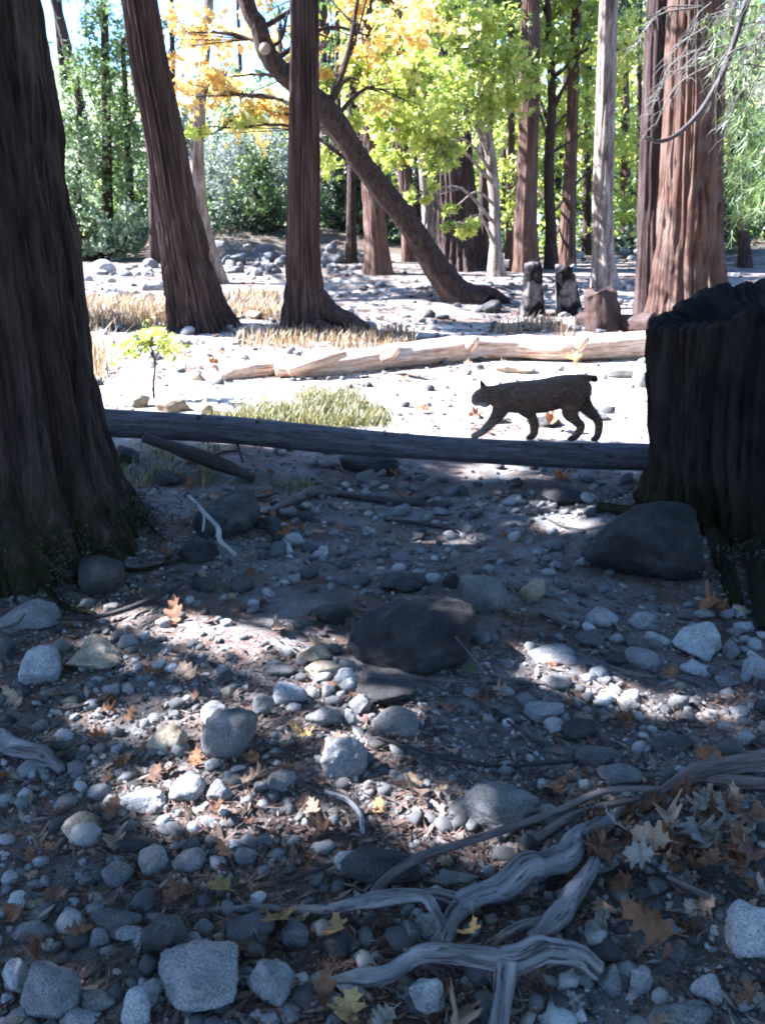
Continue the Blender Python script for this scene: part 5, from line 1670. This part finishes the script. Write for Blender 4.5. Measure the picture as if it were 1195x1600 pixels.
SW = [((0, 930, 430, 1400), 14, 'on the shady ground left of the stone heap'), ((560, 1080, 1195, 1320), 14, 'in the gravel right of the stone heap'), ((890, 1240, 1195, 1500), 40, 'in the leaf pile at the lower right'), ((200, 700, 900, 860), 12, 'in the duff under the log')]
for (x0, y0, x1, y1), n, where in SW:
    for _ in range(n):
        x, y = rs.uniform(x0, x1), rs.uniform(y0, y1)
        L, a = rs.uniform(30, 95), rs.normal(0.25, 0.6)
        if x < 240 and y < 930: continue
        p = [(x + math.cos(a) * L * (t - .5) , y + math.sin(a) * L * (t - .5) * .6 + rs.normal() * 4, w, .012) for t, w in ((0, 2.5), (.5, 4), (1, 2))]
        tw_ = px_tube('twig', 'thin dead twig', 'twig', p, rs.choice(['stick', 'stick_dark']), amp=.1, seg=5, n=9, group=f'twigs {where}')
        LATER.append((tw_, x, y, 'thin dead twig', f'twigs {where}'))

# ------------------------------------------------------------------ fallen leaves
def oak_leaf_mesh(seed, curl, narrow=1.0):
    r = np.random.default_rng(seed)
    half = [(0.0, -0.22), (0.012, 0.0), (0.10, 0.07), (0.23, 0.12), (0.16, 0.20), (0.24, 0.27), (0.38, 0.31), (0.36, 0.40), (0.20, 0.44), (0.26, 0.52), (0.40, 0.60), (0.34, 0.69), (0.18, 0.68), (0.18, 0.78), (0.22, 0.88), (0.10, 0.89), (0.0, 1.0)]
    half = np.array(half)
    ys = half[:, 1]
    j = lambda: 1 + r.uniform(-0.18, 0.18, len(half))
    hl, hr = half[:, 0] * j() * narrow, half[:, 0] * j() * narrow
    n = len(half)
    mid = np.stack([0.03 * np.sin(ys * 4 + seed), np.sort(ys), 0 * ys], -1)
    lft = np.stack([-hl + mid[:, 0], ys, 0 * ys], -1)
    rgt = np.stack([hr + mid[:, 0], ys, 0 * ys], -1)
    V = np.vstack([lft, mid, rgt])
    V[:, 1] -= 0.4
    x, y = V[:, 0].copy(), V[:, 1].copy()
    V[:, 2] = curl[0] * x * x + curl[1] * y * y + curl[2] * x * y + 0.04 * np.sin(9 * x + seed) + 0.03 * np.sin(8 * y)
    f = []
    for i in range(n - 1):
        f.append((i, i + 1, n + i + 1, n + i))
        f.append((n + i, n + i + 1, 2 * n + i + 1, 2 * n + i))
    # stalk given width
    V[0] = V[n] + [-0.008, 0, 0]; V[2 * n] = V[n] + [0.008, 0, 0]
    return V, np.array(f)

def mat_dry(name, a, b):
    m = NT(name)
    v = m.coord()
    oi = m.n('ShaderNodeObjectInfo')
    n = m.noise(v, 4, 4, 0.6)
    n2 = m.noise(v, 24, 3, 0.7)
    c = m.ramp(n, [(0.35, a), (0.65, b)])
    c = m.mix(m.ramp(n2, [(0.60, 0.0), (0.68, 0.7)]), c, (a[0] * .4, a[1] * .35, a[2] * .4))
    c = m.mix(1.0, c, m.ramp(oi.outputs['Random'], [(0, .75), (1, 1.2)]), 'MULTIPLY')
    d = m.n('ShaderNodeBsdfPrincipled'); m.l(c, d.inputs['Base Color']); d.inputs['Roughness'].default_value = .6
    m.l(m.bump(n2, .4, .05), d.inputs['Normal'])
    t = m.n('ShaderNodeBsdfTranslucent'); m.l(c, t.inputs[0])
    mx = m.n('ShaderNodeMixShader'); mx.inputs[0].default_value = .3
    m.l(d.outputs[0], mx.inputs[1]); m.l(t.outputs[0], mx.inputs[2]); m.l(mx.outputs[0], m.out.inputs[0])
    return m.m
DRY = {'yellow': mat_dry('dry_leaf_yellow', (0.34, 0.20, 0.06), (0.50, 0.34, 0.13)), 'tan': mat_dry('dry_leaf_tan', (0.26, 0.17, 0.10), (0.45, 0.33, 0.22)),
       'brown': mat_dry('dry_leaf_brown', (0.12, 0.055, 0.03), (0.24, 0.12, 0.06)), 'orange': mat_dry('dry_leaf_orange', (0.22, 0.09, 0.035), (0.36, 0.17, 0.07)),
       'pale': mat_dry('dry_leaf_pale', (0.16, 0.14, 0.11), (0.34, 0.31, 0.26)), 'green': mat_dry('fresh_leaf', (0.05, 0.14, 0.02), (0.10, 0.24, 0.04))}
LM = {}
for cn in DRY:
    for v_ in range(4):
        V, F = oak_leaf_mesh(v_ * 5 + 1, [(1.1, 0.5, 0.4), (-0.9, 0.7, -.5), (1.9, -0.5, .6), (0.5, 1.3, .8)][v_])
        me = mesh_np('fallen_leaf', V, F, True)
        me.materials.append(DRY[cn])
        LM[cn, v_] = me
def drop_leaf(x, y, size, colr, label, group=None, lift=0.02, tilt=0.3, r=np.random.default_rng(4)):
    g = G(x, y, lift)
    s = size * depth(g) / F_PX
    o = link('fallen_leaf', LM[colr, int(r.integers(0, 4))], None, None, g)
    o.scale = (s * r.uniform(.75, 1.15), s * r.uniform(.85, 1.1), s * r.uniform(.6, 1.6))
    o.rotation_euler = (r.normal(0, tilt), r.normal(0, tilt), r.uniform(0, 6.28))
    tag(o, label, 'leaf', group)
    if group: LATER.append((o, x, y, label, group))
LEAVES = [
 (345, 1386, 54, 'yellow', 'golden lobed oak leaf lying below the pair of round stones', .03), (735, 1455, 52, 'yellow', 'yellow oak leaf resting on the thick pale root', .07),
 (432, 1440, 52, 'yellow', 'yellow leaf folded over the thin arched root', .05), (524, 1450, 50, 'yellow', 'yellow leaf curled on the dark stone left of the root', .05),
 (540, 1582, 62, 'yellow', 'yellow oak leaf at the bottom edge left of the root', .04), (718, 1582, 78, 'tan', 'large tan oak leaf at the bottom edge under the root', .04),
 (1016, 1442, 86, 'orange', 'large rust-brown oak leaf left of the lower right granite boulder', .06), (645, 1236, 56, 'tan', 'sunlit tan oak leaf above the broad half-buried boulder', .03),
 (590, 1262, 34, 'yellow', 'small golden leaf at the edge of the lower sunlit patch', .02), (478, 1146, 46, 'yellow', 'golden oak leaf caught on the stone heap', .08),
 (295, 1056, 50, 'tan', 'tan oak leaf flat on the grit above the egg-shaped boulder', .01), (88, 1086, 44, 'tan', 'tan oak leaf below the bluish wedge-shaped stone', .01),
 (446, 830, 36, 'orange', 'orange leaf beside the boulder with the white stick', .02), (880, 746, 40, 'orange', 'orange leaf glowing under the right half of the log', .02),
 (893, 560, 34, 'yellow', 'yellow curled leaf on the bleached log above the cat', .14), (860, 1226, 36, 'tan', 'pale curled leaf in the sunny needles on the right', .03),
 (1118, 945, 52, 'orange', 'orange leaf at the foot of the charred stump', .04), (270, 966, 44, 'orange', 'orange leaf in front of the round greenish boulder', .02),
 (284, 1392, 52, 'brown', 'lone brown oak leaf under the grey block, left of the golden leaf', .02), (352, 1330, 40, 'orange', 'rusty folded leaf between the round stones', .06),
 (178, 1312, 46, 'tan', 'tan curled leaf right of the brownish boulder', .02), (508, 1292, 44, 'brown', 'pinkish brown oak leaf beside the curved pale rootlet', .02),
 (395, 1215, 44, 'tan', 'pale leaf with stalk right of the sunlit stones', .05), (60, 1312, 40, 'tan', 'thin tan leaf left of the brownish boulder', .02),
 (235, 1212, 40, 'brown', 'brown leaf above the flat sunlit slab', .02), (85, 1400, 44, 'brown', 'dark brown leaf above the long grey stone', .02),
 (20, 1424, 44, 'orange', 'rusty leaf cut by the left edge', .02), (505, 1560, 60, 'brown', 'purplish brown leaf by the root tip', .03),
 (733, 1044, 20, 'green', 'fresh green leaf at the foot of the biggest dark boulder', .05), (1045, 1055, 28, 'orange', 'small orange leaf among the bluish cobbles', .03),
 (975, 1122, 34, 'orange', 'orange leaf left of the sunlit strip', .02), (600, 1445, 40, 'brown', 'brown leaf behind the tilted grey chip', .03),
 (665, 642, 34, 'orange', 'orange leaf in the white sand left of the cat', .02), (741, 648, 30, 'orange', 'orange leaf below the face of the cat', .03), (865, 655, 34, 'orange', 'orange leaf beneath the belly of the cat', .09),
 (823, 1385, 50, 'pale', 'pale perforated leaf between the grey roots', .06), (215, 928, 40, 'tan', 'pinkish leaf right of the round greenish boulder', .02),
 (1110, 1180, 44, 'orange', 'rust leaf on the stones above the weathered wood', .03), (700, 905, 34, 'pale', 'pale leaf on the dark stone above the biggest boulder', .03),
]
for x, y, s, c, lb, li in LEAVES:
    drop_leaf(x, y, s, c, lb, None, li)
rl = np.random.default_rng(66)
LZ = [((900, 1240, 1195, 1350), 80, ['pale', 'brown', 'tan', 'brown', 'brown', 'brown', 'tan'], 'in the heap at the lower right', (30, 62), .10), ((880, 1340, 1195, 1480), 20, ['brown', 'brown', 'tan', 'pale'], 'below the heap at the lower right', (26, 54), .04),
      ((0, 1050, 430, 1220), 22, ['brown', 'orange', 'tan'], 'on the needle floor around the egg-shaped boulder', (20, 40), .01), ((0, 1260, 520, 1500), 26, ['brown', 'brown', 'orange', 'tan'], 'between the lower left stones', (20, 44), .02),
      ((520, 1480, 1195, 1600), 14, ['brown', 'tan', 'pale'], 'around the bottom roots', (26, 56), .03), ((420, 950, 900, 1250), 22, ['brown', 'tan', 'orange'], 'around the stone heap', (14, 34), .02),
      ((420, 730, 1000, 860), 26, ['tan', 'orange', 'pale', 'brown'], 'under the right half of the log', (12, 26), .01), ((860, 960, 1195, 1230), 16, ['brown', 'orange', 'tan'], 'in the cobble bed', (16, 34), .02),
      ((170, 690, 430, 960), 22, ['brown', 'tan', 'orange'], 'beside the left cedar foot', (16, 30), .01), ((300, 540, 1000, 660), 34, ['orange', 'tan', 'orange'], 'on the sunlit sand behind the log', (12, 22), .01)]
for (x0, y0, x1, y1), n, cols, where, (s0, s1), li in LZ:
    for _ in range(n):
        c = str(rl.choice(cols))
        x, y = rl.uniform(x0, x1), rl.uniform(y0, y1)
        if x < 240 and y < 900: x += 120
        drop_leaf(x, y, rl.uniform(s0, s1), c, f'{c} oak leaf', f'fallen oak leaves {where}', rl.uniform(0.3, 1) * li + .01, .45)

# ------------------------------------------------------------------ the bobcat
def bobcat():
    rng = np.random.default_rng(2)
    Yc = log_top(U(840, 690, 5.0)[0])[0]
    org = U(840, 640, Yc)
    S = depth(org) / F_PX
    balls = []
    uv, uf = ICO[2]
    def chain(pts, n=14):
        """pts: px, py, lateral offset (m, + = away from camera), radius px, lateral factor"""
        Q = np.array([np.concatenate([U(x, y, Yc + o) - org, [r * S, lf]]) for x, y, o, r, lf in pts])
        for q in catmull(Q, n):
            balls.append((q[:3], q[3], q[3] * q[4], q[3]))
    # trunk
    chain([(768, 619, 0, 13.5, .85), (780, 619, 0, 19, .85), (800, 620.5, 0, 24, .86), (825, 620.5, 0, 26.5, .92), (850, 618, 0, 26.5, .94), (872, 612, 0, 25.5, .88), (892, 609, 0, 24, .8), (904, 610, 0, 20, .8)], 34)
    chain([(795, 617, 0, 20, .8), (785, 622, 0, 19, .8)], 5)
    # neck and head
    chain([(785, 616, 0, 14, .9), (768, 615, 0, 13, .9), (757, 618, 0, 14, .95)], 12)
    chain([(757, 619, 0, 14.5, .95), (752, 620, 0, 13.5, 1.0), (746, 624, 0, 10.5, .95), (743, 628, 0, 6.5, .9)], 10)
    balls.append((U(757, 630, Yc - 0.02) - org, 8.5 * S, 6 * S, 7 * S)); balls.append((U(757, 630, Yc + 0.02) - org, 8.5 * S, 6 * S, 7 * S))
    # near front leg reaching forward (camera side is -y)
    chain([(786, 622, -.035, 16, .6), (782, 638, -.038, 13.5, .6), (775, 651, -.036, 10, .7), (765, 663, -.032, 7.6, .9), (755, 673, -.030, 6.4, 1), (747, 678.5, -.028, 5.6, 1.2), (740, 681, -.028, 4.8, 1.4)], 34)
    # far front leg
    chain([(805, 626, .03, 14, .6), (820, 640, .03, 11.5, .6), (830, 650, .028, 8.4, .8), (834, 664, .026, 7.6, .9), (834, 676, .024, 6.6, 1), (830, 682, .022, 5.6, 1.2), (825, 684, .022, 4, 1.3)], 30)
    # near hind leg
    chain([(894, 618, -.03, 21, .5), (891, 634, -.036, 15, .6), (890, 646, -.036, 12, .7), (899, 657, -.034, 8.2, .8), (907, 666, -.030, 7.2, .9), (903, 676, -.028, 6.4, 1), (897, 683, -.028, 5.6, 1.2), (890, 685.5, -.028, 4.2, 1.4)], 36)
    # far hind leg
    chain([(902, 618, .03, 17, .5), (912, 632, .034, 12.5, .6), (921, 643, .032, 9.5, .7), (930, 652, .03, 7.6, .8), (935, 663, .028, 7, .9), (934, 676, .026, 6.4, 1), (931, 684, .024, 5.4, 1.2), (926, 686, .024, 4, 1.3)], 34)
    # tail
    chain([(902, 592, 0, 8, .9), (914, 589, 0, 4.6, 1), (922, 590, 0, 4.6, 1), (928, 592, 0, 5.6, 1)], 14)
    Vs, Fs, off = [], [], 0
    for c, rx, ry, rz in balls:
        Vs.append(c + uv * np.array([rx, ry, rz])); Fs.append(uf + off); off += len(uv)
    balls.append((U(740.5, 626.5, Yc) - org, 5.5 * S, 6.5 * S, 4.5 * S))
    balls.append((U(747, 613, Yc) - org, 7 * S, 9 * S, 6.5 * S))
    for o_ in (-.03, .03):
        balls.append((U(760, 629, Yc + o_) - org, 6 * S, 4 * S, 9 * S))
    # ears (solid cones)
    for o in (-0.026, 0.026):
        b = U(757, 610, Yc + o) - org
        t = U(750.0, 593.0, Yc + o * 1.25) - org
        V, F = tube([b - (t - b) * .3, b + (t - b) * .35, b + (t - b) * .7, t], [.024, .020, .012, .004], 10)
        Vs.append(V); 
        tri = []
        for f in F:
            if f.shape[1] == 4: tri += [f[:, [0, 1, 2]], f[:, [0, 2, 3]]]
            else: tri.append(f)
        Fs.append(np.vstack(tri) + off); off += len(V)
    me = mesh_np('tmp', np.vstack(Vs), np.vstack(Fs))
    tmp = link('tmp_body', me, None)
    rm = tmp.modifiers.new('r', 'REMESH'); rm.mode = 'VOXEL'; rm.voxel_size = 0.0042
    sm = tmp.modifiers.new('s', 'SMOOTH'); sm.factor = 0.6; sm.iterations = 7
    dg = bpy.context.evaluated_depsgraph_get()
    dg.update()
    body = bpy.data.meshes.new_from_object(tmp.evaluated_get(dg))
    bpy.data.objects.remove(tmp)
    body.name = 'body'
    n = len(body.vertices)
    co = np.empty(n * 3); body.vertices.foreach_get('co', co); co = co.reshape(-1, 3)
    no = np.empty(n * 3); body.vertices.foreach_get('normal', no); no = no.reshape(-1, 3)
    body.polygons.foreach_set('use_smooth', np.ones(len(body.polygons), bool))
    # coat colour (its own markings)
    px, py, _ = proj(co + org)
    base = np.array([0.135, 0.078, 0.053])
    col = np.repeat(base[None], n, 0)
    nz = fbm(co * 30, 3, 3)[:, None]
    col = col * (0.75 + 0.5 * nz)
    spots = vnoise(co * np.array([70, 70, 70]), 6)
    d = (spots > 0.66) & (py > 600)
    col[d] *= 0.75
    bl = vnoise(co * np.array([45, 45, 90]), 9)
    col[(bl > .64) & (py > 604) & (py < 640)] *= 1.4
    low = (py > 650)
    bars = (np.sin(py * 0.9 + px * 0.25) > 0.35) & low
    col[low] = col[low] * 1.35
    col[bars] *= 0.45
    pale = (px < 779) & (py > 650)
    pf = (sstep(650, 668, py) * (px < 779))[:, None]
    col = col * (1 - pf) + pf * np.array([0.22, 0.16, 0.12]) * (0.75 + 0.5 * nz)
    col[pale & bars & (py < 672)] *= 0.6
    chin = (px < 760) & (py > 629) & (py < 645)
    col[chin] = np.array([0.40, 0.33, 0.28])
    muz = (px < 746) & (py > 622) & (py < 630)
    col[muz] = np.array([0.16, 0.12, 0.10])
    tail = (px > 924) & (py < 605)
    col[tail] = np.array([0.02, 0.016, 0.016])
    toe = (py > 681) & (px > 800)
    col[toe] = np.array([0.05, 0.04, 0.036])
    ear = (py < 602) & (px < 765)
    col[ear] = np.array([0.03, 0.025, 0.025])
    at = body.attributes.new('coat', 'FLOAT_COLOR', 'POINT')
    at.data.foreach_set('color', np.hstack([col, np.ones((n, 1))]).ravel())
    m = NT('bobcat_fur')
    a = m.n('ShaderNodeAttribute', attribute_name='coat')
    v = m.coord()
    nn = m.noise(v, 160, 3, .7)
    c = m.mix(.5, a.outputs['Color'], m.ramp(nn, [(.3, .5), (.7, 1.4)]), 'MULTIPLY')
    p = m.principled(c, .8, m.bump(nn, .5, .004), .2)
    p.inputs['Sheen Weight'].default_value = .15
    root = empty('bobcat', org)
    tag(root, 'brown bobcat walking left along the grey log with a short black-tipped tail', 'bobcat')
    body.materials.clear()
    link('body', body, m.m, root)
    # short fur
    k = rng.integers(0, n, 26000)
    k = k[(py[k] < 668)]
    b0, nr = co[k], no[k]
    back = np.array([0.75, 0, -0.35]) + rng.normal(size=(len(k), 3)) * .25
    dr = nr * 0.55 + back
    dr /= np.linalg.norm(dr, axis=1)[:, None]
    L = rng.uniform(.008, .019, len(k))[:, None] * np.where(py[k] > 645, .5, 1)[:, None]
    L = np.where(((px[k] < 766) & (py[k] < 640))[:, None], L * .5, L)
    sd = np.cross(dr, nr); sd /= np.linalg.norm(sd, axis=1)[:, None] + 1e-9
    V = np.stack([b0 - sd * .0009 - nr * .001, b0 + sd * .0009 - nr * .001, b0 + dr * L], 1).reshape(-1, 3)
    fm = mesh_np('fur', V, np.arange(len(V)).reshape(-1, 3), False)
    at = fm.attributes.new('coat', 'FLOAT_COLOR', 'POINT')
    cc = np.repeat(col[k] * rng.uniform(.7, 1.5, (len(k), 1)), 3, 0)
    at.data.foreach_set('color', np.hstack([cc, np.ones((len(cc), 1))]).ravel())
    link('fur', fm, m.m, root)['kind'] = 'stuff'
    # eyes and nose
    em = NT('cat_eye'); em.principled((.25, .2, .05), .15, None, .6)
    nm = NT('cat_nose'); nm.principled((.10, .05, .045), .5, None, .3)
    for o in (-1, 1):
        e = U(745.5, 618.5, Yc + o * 0.030) - org
        V, F = ICO[2]
        link('eye', mesh_np('eye', V * .0055 + e, F), em.m, root)
    e = U(738.6, 626, Yc) - org
    link('nose', mesh_np('nose', ICO[2][0] * np.array([.005, .009, .005]) + e, ICO[2][1]), nm.m, root)
    wh = []
    for o in (-1, 1):
        for i in range(5):
            a0 = U(742, 628 + i * .7, Yc + o * .022) - org
            wh.append(tube([a0, a0 + np.array([.01, o * .02, -.004 * i]), a0 + np.array([.028, o * .045, -.006 * i - .004])], [.0005, .0004, .0002], 3, cap=False))
    V, F = join(wh)
    wm = NT('whisker'); wm.principled((.6, .58, .55), .5)
    link('whiskers', mesh_np('whiskers', V, F), wm.m, root)
bobcat()

# ------------------------------------------------------------------ labels by the nearest landmark
MARKS = [(165, 905, 'round greenish boulder'), (50, 962, 'low pale boulder'), (68, 1044, 'bluish wedge-shaped stone'), (152, 1022, 'smooth tan boulder'),
 (352, 812, 'white forked stick'), (515, 963, 'flat dark blue stone'), (630, 910, 'dark pointed stone'), (662, 994, 'biggest dark boulder'), (757, 932, 'blue-grey boulder'),
 (506, 1047, 'rusty stone on the heap'), (450, 1084, 'white sunlit heap stone'), (358, 1152, 'egg-shaped boulder'), (262, 1156, 'brown-grey stone'),
 (600, 1080, 'mottled dark angular stone'), (622, 1130, 'smooth domed stone'), (545, 1187, 'upright wedge boulder'), (286, 1234, 'brilliant white stone'), (222, 1252, 'flat sunlit slab'),
 (125, 1290, 'brownish boulder'), (240, 1347, 'speckled round stone'), (302, 1342, 'grey round stone'), (345, 1386, 'golden lobed leaf'), (598, 1350, 'dark mossy boulder'),
 (785, 1266, 'broad half-buried boulder'), (50, 1456, 'long grey edge stone'), (180, 1440, 'flat bluish stone'), (262, 1465, 'dark hollow-looking stone'), (312, 1535, 'large speckled block'),
 (83, 1552, 'upright speckled boulder'), (425, 1535, 'angular white-flecked stone'), (458, 1462, 'square grey block'), (845, 1112, 'oval bluish stone'), (1082, 1003, 'largest bluish boulder'),
 (1182, 1044, 'bluish stone at the right edge'), (1045, 1165, 'dark blue stone'), (935, 1186, 'blue stone by sunny needles'), (860, 1022, 'sunlit white stone'),
 (1168, 1455, 'lower right granite boulder'), (980, 1538, 'pair of upright stones'), (1060, 1590, 'wide bottom right stone'), (1015, 848, 'great boulder under the stump'),
 (575, 725, 'dark boulder under the log'), (880, 760, 'stone under the right log part'), (195, 716, 'dark stone under the left log end'), (690, 1495, 'forked grey root'), (760, 1392, 'thick pale root'),
 (905, 1385, 'pale root piece'), (1090, 1205, 'weathered plank-like wood'), (50, 1180, 'splintered grey wood'), (1016, 1442, 'large rust-brown leaf'), (735, 1455, 'yellow leaf on the root'),
 (163, 421, 'round white bank boulder'), (236, 414, 'pointed white boulder'), (418, 398, 'biggest blue bank boulder'), (370, 408, 'blue bank boulder'), (520, 405, 'boulder by the straight cedar'),
 (831, 450, 'grey cut stump'), (945, 400, 'white sunlit trunk'), (884, 420, 'narrow brown trunk'), (840, 640, 'bobcat'), (620, 560, 'long bleached log'), (490, 650, 'olive grass tuft'), (240, 600, 'sapling'),
 (700, 795, 'long dark stick in the duff'), (490, 770, 'curved grey stick'), (600, 870, 'sunlit grit patch'), (1040, 1085, 'sunlit strip'), (705, 1278, 'lower sunlit patch'), (1000, 1290, 'leaf heap'), (1120, 1300, 'leaf heap right end')]
book = {}
for o, x, y, phrase, group in LATER:
    d = [math.hypot((x - a), (y - b) * 1.3) for a, b, _ in MARKS]
    i = int(np.argmin(d))
    dx, dy = x - MARKS[i][0], (y - MARKS[i][1]) * 1.3
    rel = ('right of' if dx > 0 else 'left of') if abs(dx) > abs(dy) else ('in front of' if dy > 0 else 'behind')
    book.setdefault((phrase, rel, MARKS[i][2]), []).append((d[i], o))
ORD = ['', 'second ', 'third ', 'fourth ', 'fifth ', 'sixth ', 'seventh ', 'eighth ', 'ninth ', 'tenth ', 'eleventh ', 'twelfth ', 'thirteenth ', 'fourteenth ', 'fifteenth ', 'sixteenth ']
for (phrase, rel, mark), lst in book.items():
    lst.sort(key=lambda t: t[0])
    for k, (_, o) in enumerate(lst):
        lead = '' if len(lst) == 1 else ORD[min(k, 15)] + 'nearest '
        o['label'] = ' '.join(f'{lead}{phrase} {rel} the {mark}'.split())
print('rocks', NROCK[0])
